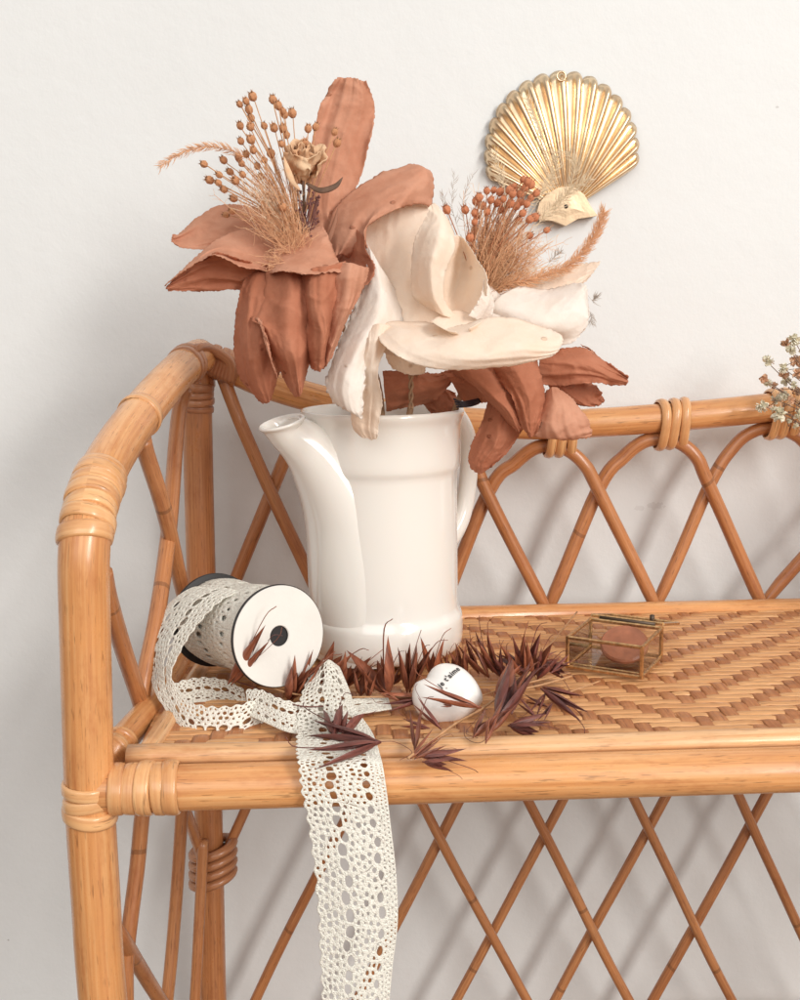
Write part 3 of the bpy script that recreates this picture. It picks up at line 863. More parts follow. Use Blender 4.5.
# --- the loose end: leaves the barrel on the left, drops and curls on the seat
rows = [
 [W(254,606,.812), W(232,602,.830), W(208,600,.850)],
 [W(246,592,.796), W(222,588,.814), W(196,587,.836)],
 [W(224,598,.787), W(196,597,.805), W(171,602,.828)],
 [W(206,614,.780), W(180,618,.797), W(156,626,.818)],
 [W(190,634,.774), W(168,640,.787), W(148,650,.806)],
 [W(178,655,.768), W(163,662,.778), W(150,672,.792)],
 [W(171,676,.762), W(164,686,.764), W(156,694,.766)],
 [W(181,694,.752), W(173,707,.750), W(170,716,.748)],
 [W(193,704,.742), W(187,726,.732), W(184,741,.727)],
 [W(214,708,.733), W(210,736,.722), W(212,754,.716)],
 [W(238,706,.732), W(238,732,.724), W(241,752,.718)],
 [W(258,699,.742), W(262,717,.738), W(261,733,.733)],
 [W(262,695,.752), W(270,706,.752), W(272,722,.748)],
]
def surf_fn(rows): return lambda u, v: surf_at(rows, u, v)
lace_mesh('loose_lace', .200, .046, surf_fn(rows), spool, seed=3, sub=1)
rows = [   # the inside of the curl, behind
 [W(166,690,.766), W(172,702,.766), W(177,712,.764)],
 [W(180,682,.780), W(184,694,.778), W(188,704,.775)],
 [W(203,678,.792), W(206,691,.788), W(208,702,.783)],
 [W(226,681,.794), W(228,694,.788), W(229,704,.782)],
 [W(244,690,.788), W(246,702,.781), W(244,712,.775)],
]
lace_mesh('loose_lace', .075, .036, surf_fn(rows), spool, seed=6, sub=1)
rows = [   # the run along the seat to the right
 [S(246,690,.016), S(247,702,.010), S(250,716,.004)],
 [S(262,691,.018), S(264,706,.011), S(268,724,.004)],
 [S(282,700,.016), S(284,714,.010), S(287,732,.003)],
 [S(305,704,.012), S(306,716,.007), S(306,733,.003)],
 [S(332,702,.009), S(333,712,.006), S(334,722,.003)],
 [S(360,699,.006), S(361,706,.004), S(362,714,.003)],
 [S(388,697,.004), S(390,703,.003), S(392,709,.003)],
]
lace_mesh('loose_lace', .120, .036, surf_fn(rows), spool, seed=8, sub=1)
# --- the hanging strip
rows = [
 [S(309,694,.003), S(325,692,.003), S(346,694,.003)],
 [S(312,682,.010), S(326,678,.011), S(341,682,.010)],
 [W(314,668,.782), W(327,660,.776), W(339,667,.780)],
 [S(305,687,.015), S(327,679,.021), S(349,689,.015)],
 [S(300,705,.013), S(328,705,.014), S(356,708,.013)],
 [S(298,728,.005), S(333,728,.005), S(371,730,.005)],
 [S(298,742,.0075), S(335,742,.0075), S(377,744,.0075)],
 [W(298,752,.656), W(337,752,.655), W(380,754,.656)],
 [W(300,764,.643), W(339,765,.642), W(383,766,.643)],
 [W(303,790,.639), W(342,790,.638), W(387,792,.639)],
 [W(310,825,.638), W(350,828,.636), W(391,826,.637)],
 [W(316,870,.637), W(356,872,.633), W(396,870,.636)],
 [W(320,920,.636), W(359,922,.632), W(398,920,.635)],
 [W(322,965,.635), W(358,966,.631), W(393,965,.635)],
 [W(324,1010,.634), W(357,1010,.630), W(389,1010,.634)],
 [W(326,1080,.634), W(356,1080,.630), W(386,1080,.634)],
]
o = lace_mesh('lace_ribbon', .330, .054, surf_fn(rows), None, seed=12, sub=1, thick=.0011)
tag(o, 'long strip of cream crochet lace hanging over the front rail', 'lace ribbon')
# ------------------------------------------------------------------ paper flowers
def petal(rows, mtl, parent, name='petal', nu=84, nv=34, rag=.0008, wav=.0010, thick=.00035, label=None, crease=.0042):
    """rows of (px, py, depth) measured on the petal; the sheet is a smooth surface through them, edges torn"""
    R3 = [[W(*p) for p in r] for r in rows]
    ek = 1.0
    if mtl in (CREAM, WHITEP): crease *= .45; ek = .4
    sd = rnd.random()*50; P = []
    nu = max(nu, 70); nv = max(nv, 30)
    for i in range(nu+1):
        s = i/nu; row = []
        for j in range(nv+1):
            t = j/nv
            p = surf_at(R3, s, t)
            e = max(abs(2*t-1)**8, (2*s-1)**16 if s > .5 else 0)
            ec = abs(2*t-1)**4
            p = p + V((0, -1, .15))*(ek*ec*(noise.noise(V((s*3.2, sd+(7 if t > .5 else 0), 2)))*.013 + noise.noise(V((s*8.5, sd+(7 if t > .5 else 0), 5)))*.005))*min(1, s*4)
            q = p*60
            d = V((noise.noise(V((q.x, q.y, sd))), noise.noise(V((q.y+9, q.z, sd))), noise.noise(V((q.z, q.x+5, sd)))))
            q2 = p*750
            d2 = V((noise.noise(V((q2.x, q2.z, sd))), noise.noise(V((q2.z, q2.x+3, sd+4))), noise.noise(V((q2.x+7, q2.z, sd+8)))))
            # creases running out from the base of the sheet
            g = noise.noise(V((t*4.2+sd, s*1.1, sd))); g2 = noise.noise(V((t*9+sd, s*2.0, sd+3)))
            cr_ = (abs(g)**.8*1.0 + abs(g2)*.35)
            w1 = p*42; w2 = p*95
            cru = max(0, 1-abs(noise.noise(V((w1.x+sd, w1.y, w1.z))))*3.2)**2*.0013 + max(0, 1-abs(noise.noise(V((w2.x, w2.y+sd, w2.z))))*3.0)**2*.0006
            p = p + V((0, -cru, cru*.3))*(.5 + .5*ek)
            row.append(p + d*wav + V((0, cr_*crease, cr_*crease*.2)) + d2*(rag*e) + d2*.00015)
        P.append(row)
    m = M(); m.grid(P); o = m.build(name, mtl, parent); solid(o, thick)
    if label: o['label'] = label
    return o
D = .80
# left flower -------------------------------------------------------------
tf = empty('paper_flower', W(312, 250, .86), 'large terracotta paper flower with dried buds in its centre, on the left of the jug', 'paper flower', 'paper flowers in the jug')
petal([[(312,236,.875),(328,240,.87),(346,236,.88)],      # tall upright petal
       [(308,205,.885),(326,203,.876),(352,203,.892)],
       [(309,165,.893),(333,165,.885),(363,170,.898)],
       [(316,125,.897),(342,128,.888),(373,130,.900)],
       [(325,98,.897),(350,100,.888),(374,104,.898)],
       [(337,80,.893),(352,78,.888),(366,84,.893)]], TERRA, tf, nu=50)
petal([[(330,262,.86),(340,255,.85),(352,262,.87)],       # big petal sweeping to the right
       [(326,236,.865),(350,236,.845),(372,262,.852)],
       [(336,208,.872),(362,212,.848),(366,246,.838)],
       [(356,188,.878),(384,196,.85),(366,228,.832)],
       [(388,170,.882),(408,184,.855),(392,212,.835)],
       [(410,163,.885),(425,174,.865),(414,204,.85)],
       [(428,168,.885),(434,180,.875),(432,206,.87)]], TERRA, tf, nu=54, nv=26)
petal([[(348,222,.856),(357,230,.846),(364,238,.838)],     # its rolled lower rim, the hollow's shade put into the paper colour
       [(340,238,.870),(352,247,.852),(367,254,.836)],
       [(338,250,.878),(352,262,.856),(374,267,.828)],
       [(334,258,.876),(348,274,.848),(370,282,.820)],
       [(322,264,.868),(336,284,.836),(352,296,.812)],
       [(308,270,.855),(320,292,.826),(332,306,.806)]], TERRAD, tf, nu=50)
petal([[(288,252,.865),(282,236,.88),(278,216,.905)],     # upper left petal
       [(262,250,.87),(255,234,.885),(252,208,.905)],
       [(236,250,.875),(228,232,.885),(225,204,.90)],
       [(205,251,.875),(200,238,.88),(197,216,.89)],
       [(184,249,.87),(178,243,.875),(177,232,.88)],
       [(173,243,.87),(172,240,.87),(172,236,.87)]], TERRA, tf)
petal([[(290,272,.828),(292,248,.86),(300,226,.88)],      # lower left petal, its near half folded under
       [(264,272,.818),(264,250,.848),(264,226,.875)],
       [(240,266,.812),(240,250,.836),(236,232,.865)],
       [(214,258,.810),(214,252,.828),(212,244,.850)],
       [(188,271,.812),(190,267,.822),(190,262,.835)],
       [(165,288,.818),(166,286,.820),(168,283,.824)]], TERRA, tf, nv=26)
petal([[(276,264,.824),(278,282,.84),(284,292,.852)],  # underside of the fold, its shade given by the darker paper
       [(256,264,.818),(256,282,.836),(256,292,.848)],
       [(236,259,.816),(238,279,.832),(240,291,.842)],
       [(214,254,.818),(212,276,.828),(210,292,.836)],
       [(190,267,.819),(188,281,.824),(188,291,.830)],
       [(167,285,.821),(166,288,.820),(168,290,.822)]], TERRAD, tf, nv=26)
petal([[(262,270,.832),(285,240,.842),(322,226,.850)],    # front petal over the centre
       [(266,272,.812),(290,252,.820),(326,232,.838)],
       [(272,272,.798),(300,262,.800),(332,248,.820)],
       [(286,273,.788),(312,270,.790),(338,262,.805)],
       [(302,275,.782),(322,274,.784),(343,272,.792)]], TERRA, tf)
# hanging petals of the same flower
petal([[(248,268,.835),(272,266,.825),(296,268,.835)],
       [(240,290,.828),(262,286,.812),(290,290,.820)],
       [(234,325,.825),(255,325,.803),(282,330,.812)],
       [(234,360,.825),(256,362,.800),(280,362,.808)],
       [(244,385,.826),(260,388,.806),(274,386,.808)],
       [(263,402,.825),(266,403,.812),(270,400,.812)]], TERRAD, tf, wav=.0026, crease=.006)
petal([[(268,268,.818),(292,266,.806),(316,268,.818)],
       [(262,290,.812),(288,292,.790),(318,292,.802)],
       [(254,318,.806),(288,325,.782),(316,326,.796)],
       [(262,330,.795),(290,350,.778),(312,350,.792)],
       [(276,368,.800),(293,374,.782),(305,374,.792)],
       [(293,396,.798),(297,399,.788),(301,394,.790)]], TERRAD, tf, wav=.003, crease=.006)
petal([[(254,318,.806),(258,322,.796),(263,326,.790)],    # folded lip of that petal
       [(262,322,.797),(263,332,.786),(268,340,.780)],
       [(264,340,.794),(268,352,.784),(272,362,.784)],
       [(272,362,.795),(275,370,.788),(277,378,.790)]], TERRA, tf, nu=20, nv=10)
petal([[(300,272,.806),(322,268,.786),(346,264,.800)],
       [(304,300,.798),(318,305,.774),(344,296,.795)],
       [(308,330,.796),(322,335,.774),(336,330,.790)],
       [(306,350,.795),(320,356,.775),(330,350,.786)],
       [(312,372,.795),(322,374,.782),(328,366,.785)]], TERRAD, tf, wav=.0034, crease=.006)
petal([[(326,264,.812),(346,262,.792),(370,268,.806)],
       [(330,290,.808),(344,292,.780),(366,280,.800)],
       [(326,320,.804),(340,318,.776),(352,310,.795)],
       [(324,348,.802),(332,346,.782),(340,338,.792)],
       [(320,370,.80),(326,371,.79),(332,360,.792)]], TERRA, tf, wav=.003, crease=.008)
# cream flower -------------------------------------------------------------
cf = empty('paper_flower', W(430, 290, .85), 'large cream paper flower in the middle of the bouquet, rolled at its heart', 'paper flower', 'paper flowers in the jug')
petal([[(376,352,.838),(412,358,.822),(456,346,.834)],     # broad petal behind, the full body of the bloom
       [(366,318,.848),(410,318,.828),(452,312,.842)],
       [(363,285,.862),(402,285,.842),(446,278,.856)],
       [(362,245,.872),(398,246,.858),(438,236,.870)],
       [(368,216,.878),(400,210,.870),(434,208,.878)],
       [(384,200,.878),(405,193,.874),(428,195,.878)]], CREAM, cf, nu=90)
petal([[(366,240,.846),(378,262,.834),(396,292,.842)],      # white drooping petal, left
       [(366,272,.834),(382,296,.814),(402,322,.826)],
       [(354,308,.822),(372,325,.800),(390,338,.812)],
       [(338,345,.812),(354,355,.792),(371,356,.800)],
       [(326,382,.806),(344,385,.786),(364,382,.790)],
       [(334,402,.802),(348,408,.785),(363,410,.786)],
       [(352,412,.80),(358,417,.788),(362,419,.786)]], WHITEP, cf, nu=50, rag=.0022)
petal([[(366,330,.802),(380,324,.798),(402,330,.812)],    # long beige strip falling over the rim
       [(366,345,.794),(376,344,.792),(386,345,.805)],
       [(360,370,.800),(370,368,.792),(378,372,.790)],
       [(354,400,.808),(368,398,.802),(382,400,.792)],
       [(352,425,.812),(366,428,.806),(378,424,.798)],
       [(360,437,.812),(370,440,.808),(377,439,.800)]], CREAM, cf, nu=46)
petal([[(462,322,.815),(440,314,.806),(424,306,.822)],    # folded strip standing before the roll
       [(446,300,.806),(432,296,.798),(413,296,.820)],
       [(446,272,.802),(430,266,.794),(411,268,.818)],
       [(456,246,.806),(438,238,.800),(415,240,.822)],
       [(450,222,.822),(440,214,.82),(426,218,.824)],
       [(437,205,.83),(433,203,.83),(430,207,.83)]], CREAM, cf)
# the rolled heart: a cone of paper spiralling open
def roll(cx, cy, Y, rx, h, a0_, a1_, tilt, mtl, grow=1.0, base=.25):
    c = W(cx, cy, Y); axis = V(tilt).normalized()
    e1 = (V((1, 0, 0)) - axis*axis.x).normalized(); e2 = axis.cross(e1)
    P = []
    for i in range(49):
        u = i/48; th = a0_ + (a1_-a0_)*u; rr = rx*(.55+.45*u*grow)
        row = []
        for j in range(15):
            t = j/14; r_ = rr*(base+(1-base)*t**.8)
            lip = .0030*max(0, t-.82)/.18
            row.append(c + (e1*math.cos(th)+e2*math.sin(th))*(r_+lip) + axis*(h*t*(1-.18*math.sin(th*.5+.6)**2) + .0012*math.sin(5*th)*t))
        P.append(row)
    m = M(); m.grid(P); o = m.build('petal', mtl, cf); solid(o, .0007)
#roll(462, 318, .818, .0215, .052, math.radians(-215), math.radians(95), (.06, -.28, .95), CREAM, base=.35)
petal([[(440,306,.822),(452,314,.824),(468,318,.815)],      # cupped petal of the heart, hollow side to the viewer
       [(436,292,.812),(454,298,.838),(482,306,.806)],
       [(436,276,.808),(460,280,.846),(487,290,.800)],
       [(441,260,.810),(463,262,.846),(486,274,.802)],
       [(447,246,.816),(464,247,.838),(478,260,.812)],
       [(454,236,.826),(460,236,.830),(467,243,.826)]], CREAM, cf, nu=44, nv=26, crease=.003)
petal([[(484,280,.803),(488,284,.806),(491,292,.815)],      # its outer flank turned to the light
       [(480,298,.800),(488,302,.804),(494,306,.815)],
       [(468,316,.802),(478,320,.804),(488,326,.815)]], WHITEP, cf, nu=20, nv=10, crease=.002)
P = []
for i in range(61):
    th = math.radians(-60 + 330*i/60); row = []
    for j in range(15):
        t = j/14; sx = math.cos(th); sz = math.sin(th)
        row.append(W(456+25*sx*(.22+.78*t**.6)+10*(1-t), 321-9*sz*t**.7 + 15*(1-t) + 2*math.sin(3*th), .795+.022*sz*t))
    P.append(row)
m = M(); m.grid(P); o = m.build('petal', CREAM, cf); solid(o, .00045)
petal([[(386,340,.835),(404,338,.83),(428,340,.835)],       # piece hanging behind the front petal
       [(386,356,.832),(404,358,.825),(428,356,.832)],
       [(392,370,.832),(405,375,.826),(424,374,.83)]], CREAM, cf, nu=20)
#roll(462, 318, .815, .0120, .034, math.radians(-90), math.radians(190), (.05, -.35, .93), CREAM, base=.3)
petal([[(374,332,.800),(392,322,.812),(424,322,.822)],    # wide front petal
       [(384,345,.782),(402,332,.790),(440,326,.812)],
       [(398,357,.772),(420,344,.776),(462,326,.802)],
       [(420,366,.766),(446,348,.766),(488,318,.798)],
       [(452,370,.763),(480,352,.762),(515,318,.796)],
       [(492,368,.765),(518,350,.764),(540,326,.790)],
       [(530,363,.770),(548,352,.772),(560,334,.782)],
       [(552,358,.775),(560,350,.777),(564,340,.78)]], CREAM, cf, nu=60, nv=26)
petal([[(480,330,.835),(496,300,.83),(520,285,.85)],      # right petals
       [(500,335,.832),(520,310,.822),(545,290,.85)],
       [(525,342,.83),(545,322,.812),(572,284,.845)],
       [(550,345,.828),(568,322,.815),(585,285,.835)],
       [(570,344,.825),(582,325,.82),(588,298,.826)],
       [(585,330,.822),(588,322,.822),(589,312,.822)]], WHITEP, cf, nv=24)
petal([[(478,322,.845),(488,306,.85),(500,300,.86)],
       [(505,318,.848),(512,300,.855),(520,284,.865)],
       [(540,310,.85),(545,290,.86),(548,272,.872)],
       [(570,295,.852),(575,280,.862),(578,265,.875)],
       [(590,278,.86),(596,270,.865),(601,262,.872)]], CREAM, cf)
petal([[(466,322,.83),(462,300,.84),(472,268,.86)],
       [(480,330,.826),(480,306,.834),(484,280,.856)],
       [(492,336,.822),(500,318,.826),(504,300,.845)]], WHITEP, cf, nu=20)
# lower right terracotta flower ---------------------------------------------
rf = empty('paper_flower', W(490, 380, .86), 'terracotta paper flower hanging over the right rim of the jug, below the cream one', 'paper flower', 'paper flowers in the jug')
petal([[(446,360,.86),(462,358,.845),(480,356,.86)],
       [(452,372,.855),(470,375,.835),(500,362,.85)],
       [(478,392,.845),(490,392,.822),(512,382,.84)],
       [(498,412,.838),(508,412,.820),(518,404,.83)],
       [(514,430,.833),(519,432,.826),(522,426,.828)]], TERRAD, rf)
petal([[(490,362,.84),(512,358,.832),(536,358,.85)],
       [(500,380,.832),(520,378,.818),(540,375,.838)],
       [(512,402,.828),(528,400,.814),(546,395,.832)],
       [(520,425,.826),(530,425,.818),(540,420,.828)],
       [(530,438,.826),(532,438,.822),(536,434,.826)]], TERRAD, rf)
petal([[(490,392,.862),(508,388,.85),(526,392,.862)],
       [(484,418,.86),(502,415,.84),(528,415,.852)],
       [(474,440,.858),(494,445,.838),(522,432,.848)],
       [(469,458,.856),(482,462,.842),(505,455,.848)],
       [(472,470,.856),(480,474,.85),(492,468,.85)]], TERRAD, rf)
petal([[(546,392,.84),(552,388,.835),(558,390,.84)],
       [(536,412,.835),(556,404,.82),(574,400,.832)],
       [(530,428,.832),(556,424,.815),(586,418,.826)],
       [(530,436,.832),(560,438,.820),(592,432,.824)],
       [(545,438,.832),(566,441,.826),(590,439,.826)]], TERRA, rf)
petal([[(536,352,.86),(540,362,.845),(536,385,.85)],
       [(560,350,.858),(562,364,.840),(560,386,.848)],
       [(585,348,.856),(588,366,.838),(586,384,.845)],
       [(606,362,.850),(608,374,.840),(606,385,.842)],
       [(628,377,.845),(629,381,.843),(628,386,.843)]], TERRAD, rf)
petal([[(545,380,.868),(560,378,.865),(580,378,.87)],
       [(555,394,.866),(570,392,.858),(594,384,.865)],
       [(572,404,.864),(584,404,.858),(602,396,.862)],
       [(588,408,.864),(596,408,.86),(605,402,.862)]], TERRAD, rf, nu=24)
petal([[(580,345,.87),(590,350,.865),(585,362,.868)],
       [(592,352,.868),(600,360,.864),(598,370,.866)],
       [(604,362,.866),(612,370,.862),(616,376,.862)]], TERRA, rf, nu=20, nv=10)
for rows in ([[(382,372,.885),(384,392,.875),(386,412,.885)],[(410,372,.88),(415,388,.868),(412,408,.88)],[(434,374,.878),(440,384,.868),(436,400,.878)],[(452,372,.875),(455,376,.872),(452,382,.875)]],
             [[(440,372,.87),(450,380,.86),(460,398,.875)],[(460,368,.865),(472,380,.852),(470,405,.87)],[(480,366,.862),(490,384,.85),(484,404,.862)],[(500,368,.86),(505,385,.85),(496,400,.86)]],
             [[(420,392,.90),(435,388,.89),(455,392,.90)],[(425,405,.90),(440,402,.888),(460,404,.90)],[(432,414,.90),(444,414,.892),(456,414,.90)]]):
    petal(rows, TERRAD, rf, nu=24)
# stems of the flowers going down into the jug, wound with paper tape
STEM = simple('green_brown_stem', (.16,.10,.05), .7, noise_amt=.3, nscale=200)
TAPE = simple('paper_tape', (.40,.24,.14), .8, noise_amt=.2, nscale=150, bump_s=.6, bump_d=.001, bscale=500)
for fl_, top, via in ((tf, (318,300,.86), (380,395,.89)), (cf, (420,345,.86), (411,405,.885)), (rf, (485,385,.87), (455,410,.89))):
    m = M(); e_ = V((JX+rnd.uniform(-.02, .02), JY+rnd.uniform(-.01, .02), SEAT+.02))
    m.tube(smooth_path([W(*top), W(*via), e_], 10), .0028, 8); m.build('stem', TAPE, fl_)
m = M()
for k in range(4):
    m.tube(smooth_path([W(454+k, 399+2.6*k, .862), W(462, 402+k*1.6, .852+.001*k), W(474-k*.5, 400+k*1.8, .858), W(482, 398+k, .87)], 5), .0008, 6)
m.build('binding_wire', simple('dark_wire', (.04,.03,.04), .5), rf)
m = M()
for q in (-1, 1):
    P = [W(411+q*1.6*math.sin(k*.9), 370+k*3.0, .868+.001*math.cos(k*.9)*q) for k in range(14)]
    m.tube(smooth_path(P, 3), .0011, 6)
m.build('twine', TAPE, cf)

# ------------------------------------------------------------------ dried sprays
BUD = simple('dried_bud', (.66,.31,.15), .75, noise_amt=.3, nscale=350, bump_s=.6, bump_d=.001, bscale=900)
BUDR = simple('rust_bud', (.68,.25,.12), .75, noise_amt=.3, nscale=350, bump_s=.6, bump_d=.001, bscale=900)
STW = simple('straw_stem', (.58,.31,.155), .8, noise_amt=.2, nscale=200)
STR = simple('rust_stem', (.42,.17,.08), .8, noise_amt=.2, nscale=200)
FUZZ = simple('pale_fuzz', (.80,.46,.26), .9)
FUZZL = simple('cream_fuzz', (.90,.70,.50), .9)
def bud_me(mtl, seed):
    """a seed capsule: six ribbed lobes closing to an open crown"""
    r = random.Random(seed); P = []
    for i in range(11):
        t = i/10; z = -1+2.05*t
        rad = math.sin(PI*min(1, .06+.90*t))**.62
        if t > .86: rad = .52-(t-.86)*1.2; z = 1.02-(.03 if t < .95 else .28)
        row = []
        for k in range(24):
            th = 2*PI*k/24; lob = .86+.34*abs(math.sin(3*th+.4))**.7*(1 if t < .86 else .5)
            row.append(V((rad*lob*math.cos(th)*.9, rad*lob*math.sin(th)*.9, z*1.12)) * r.uniform(.92, 1.08))
        P.append(row)
    m = M(); m.grid(P, closeu=True)
    for k in range(6):          # little pointed teeth round the mouth
        th = 2*PI*k/6+.3; a = .36
        b0 = V((.62*math.cos(th-a), .62*math.sin(th-a), .85)); b1 = V((.62*math.cos(th+a), .62*math.sin(th+a), .85))
        tp_ = V((.98*math.cos(th), .98*math.sin(th), 1.62)); bi = V((.45*math.cos(th), .45*math.sin(th), .8))
        m.add([b0, b1, tp_, bi], [(0,1,2), (1,3,2), (3,0,2)])
    me = bpy.data.meshes.new('bud'); me.from_pydata([tuple(v) for v in m.v], [], m.f); me.shade_smooth(); me.materials.append(mtl); return me
buds = {id(BUD): [bud_me(BUD, k) for k in range(3)], id(BUDR): [bud_me(BUDR, k) for k in range(3)]}
def place(me, name, parent, p, r, direc, roll_=None):
    o = bpy.data.objects.new(name, me); COL.objects.link(o); o.parent = parent
    q = V(direc).normalized().to_track_quat('Z', 'Y') @ Quaternion((0, 0, 1), rnd.random()*6 if roll_ is None else roll_)
    o.matrix_basis = Matrix.Translation(p-root_loc(parent)) @ q.to_matrix().to_4x4() @ Matrix.Diagonal((r, r, r, 1))
    return o
def spray(root, base, lst, mtl, smt, rpx=3.9, bend=.35, sr=.0004):
    b0 = W(*base)
    m = M()
    for (x, y, Y) in lst:
        p = W(x, y, Y); 
        mid = b0.lerp(p, .5) + V(((p.x-b0.x)*-bend*.3 + rnd.uniform(-.003, .003), rnd.uniform(-.004, .004), abs(p.x-b0.x)*bend*.25))
        pts = smooth_path([b0 + V((rnd.uniform(-.004, .004), rnd.uniform(-.004, .004), 0)), mid, p], 7)
        m.tube(pts, sr*rnd.uniform(.8, 1.3), 5)
        d = (pts[-1]-pts[-3]).normalized() + V((rnd.uniform(-.3, .3), rnd.uniform(-.5, .1), rnd.uniform(-.2, .3)))
        r = rpx*Y/F*rnd.uniform(.82, 1.12)
        place(rnd.choice(buds[id(mtl)]), 'bud', root, p + d.normalized()*r*.6, r*.92, d)
    m.build('stems', smt, root)
bs = empty('dried_bud_spray', W(300, 250, .845), 'spray of small tan seed buds rising from the terracotta paper flower', 'dried flowers', 'dried bud sprays')
L = [(247,103),(254,99),(241,106),(250,112),(252,120),(273,102),(279,108),(283,113),(285,117),(293,116),(241,128),(265,128),(251,129),(275,130),(283,131),(287,137),(242,143),(252,142),(282,146),(308,131),(315,129),(334,134),(336,145),(206,165),(220,184),(221,176),(212,181),(225,162),(232,173),(237,182),(226,190),(236,199),(243,165),(240,160),(254,152),(247,156),(265,162),(272,156),(234,212),(228,215),(284,209),(296,172),(313,172),(321,152),(316,160),(262,178),(244,176),(305,145),(258,168)]
spray(bs, (300,252,.845), [(x, y, .845 + ((i*37) % 17 - 8)*.0026) for i, (x, y) in enumerate(L)], BUD, STW)
def fuzz(root, base, tips, n, mtl, spread=.012, curl=.5, r=.00016, branches=5, bl=.008, name='fine_stems'):
    m = M(); b0 = W(*base)
    for k in range(n):
        t = tips[k % len(tips)]; p = W(*t) + V((rnd.gauss(0, 1), rnd.gauss(0, .8), rnd.gauss(0, 1)))*spread
        mid = b0.lerp(p, .5) + V((rnd.gauss(0, 1), rnd.gauss(0, 1), rnd.gauss(0, 1)))*spread*curl
        pts = smooth_path([b0 + V((rnd.uniform(-.006, .006), rnd.uniform(-.006, .006), rnd.uniform(-.003, .003))), mid, p], 5)
        m.tube(pts, r*rnd.uniform(.8, 1.3), 4, cap=False)
        for q in range(branches):
            a = pts[rnd.randrange(len(pts)//2, len(pts))]; d = (pts[-1]-pts[-3]).normalized()
            e = a + (d*.5 + V((rnd.gauss(0, 1), rnd.gauss(0, 1), rnd.gauss(0, 1)))*.7).normalized()*bl*rnd.uniform(.4, 1.2)
            m.tube([a, a.lerp(e, .5)+V((0, 0, rnd.uniform(-.001, .001))), e], r*.8, 3, cap=False)
    return m.build(name, mtl, root)
fuzz(bs, (298,256,.838), [(262,185,.835),(275,195,.835),(255,205,.835),(270,210,.832),(285,215,.83),(245,190,.84),(290,235,.828),(265,170,.85),(280,180,.84)], 150, FUZZ, spread=.009, branches=5, bl=.009)
fuzz(bs, (296,262,.828), [(285,240,.82),(295,236,.82),(300,232,.82),(275,262,.81),(268,258,.81)], 60, FUZZ, spread=.005, branches=4, bl=.006)
fuzz(bs, (298,250,.842), [(255,178,.838),(262,196,.835),(270,190,.836),(250,196,.84)], 60, FUZZL, spread=.007, branches=5, bl=.007)
# dried rosebud
rb = empty('dried_rosebud', W(303, 180, .838), 'small dried cream rosebud amid the tan buds of the left flower', 'dried rose')
ROSE = paper('dried_rose_petal', (.64,.33,.17), (.88,.66,.44), 0, (.45,.20,.09))
def rose(cx, cy, Y, R0):
    c = W(cx, cy, Y); axis = V((.18, -.55, .8)).normalized(); e1 = (V((1, 0, 0))-axis*axis.x).normalized(); e2 = axis.cross(e1)
    for k in range(9):
        lvl = k/8; r0_ = R0*(.18+.82*lvl); th0 = k*2.4; wd = 1.25-.35*lvl; P = []
        for i in range(15):
            t = i/14; row = []
            for j in range(15):
                u = (j/14-.5)*2; th = th0+u*wd
                rr = r0_*(.25+.75*math.sin(min(1, t*1.15)*PI/2))*(1+.30*noise.noise(V((u*2.6, t*3.5, k))))
                fl2 = max(0, t-.75)*1.3*lvl
                h = R0*(2.15*t*(1-.22*u*u) - .9 - .25*lvl*t)
                row.append(c + (e1*math.cos(th)+e2*math.sin(th))*(rr+fl2*R0*.5) + axis*h + V((noise.noise(V((u*4, t*5, k+9))), noise.noise(V((u*4, t*5, k+19))), noise.noise(V((u*4, t*5, k+29)))))*.0026)
            P.append(row)
        m = M(); m.grid(P); o = m.build('petal', ROSE, rb); solid(o, .0004)
rose(302, 166, .838, .0145)
LEAFD = simple('dark_dry_leaf', (.14,.075,.045), .7, noise_amt=.3, nscale=200)
def leaf(pts, wpx, mtl, parent, name='leaf', fold=.35):
    c = [W(*p) for p in pts]; s = smooth_path(c, 8); P = []; n = len(s)
    for i, p in enumerate(s):
        t = i/(n-1); w_ = wpx*p.y/F*math.sin(PI*min(1, t*.92+.08))**.8
        tg = (s[min(i+1, n-1)]-s[max(0, i-1)]).normalized(); sd = tg.cross(V((0, -1, .3))).normalized(); nn = sd.cross(tg)
        P.append([p + sd*w_*q - nn*abs(q)*w_*fold for q in (-1, -.5, 0, .5, 1)])
    m = M(); m.grid(P); o = m.build(name, mtl, parent); solid(o, .0003); return o
leaf([(306,183,.83),(320,190,.825),(335,186,.825),(343,177,.828)], 3.0, LEAFD, rb)
leaf([(300,190,.83),(292,180,.82),(287,168,.82),(284,156,.824)], 3.2, ROSE, rb, 'sepal')
m = M(); m.tube(smooth_path([W(303,180,.838), W(304,205,.84), W(302,248,.848)], 8), .0011, 7); m.build('stem', LEAFD, rb)
# purple-brown small dried stalks behind the centre
ds = empty('dried_sprig', W(310, 245, .85), 'dark little sprig beside the rosebud at the heart of the left flower', 'dried flowers')
mb = M()
for k in range(26):
    b0 = W(302+rnd.uniform(-4, 4), 250, .845); p = W(rnd.uniform(298, 322), rnd.uniform(190, 238), .84+rnd.uniform(-.01, .01))
    mb.tube(smooth_path([b0, b0.lerp(p, .5)+V((rnd.gauss(0, .002), 0, 0)), p], 4), .0004, 5)
    c = p; r = .0012*rnd.uniform(.7, 1.3)
    for j in range(3):
        d = V((rnd.gauss(0, 1), rnd.gauss(0, 1), rnd.gauss(0, 1))).normalized()
        mb.tube([c, c+d*r, c+d*r*2.2], [.0003, .0010, .0001], 5)
mb.build('twigs', simple('plum_dry', (.20,.085,.075), .8, noise_amt=.4, nscale=300), ds)
leaf([(316,262,.842),(326,245,.835),(334,225,.836),(338,208,.84)], 2.6, simple('brown_leaf', (.30,.13,.075), .75), ds)
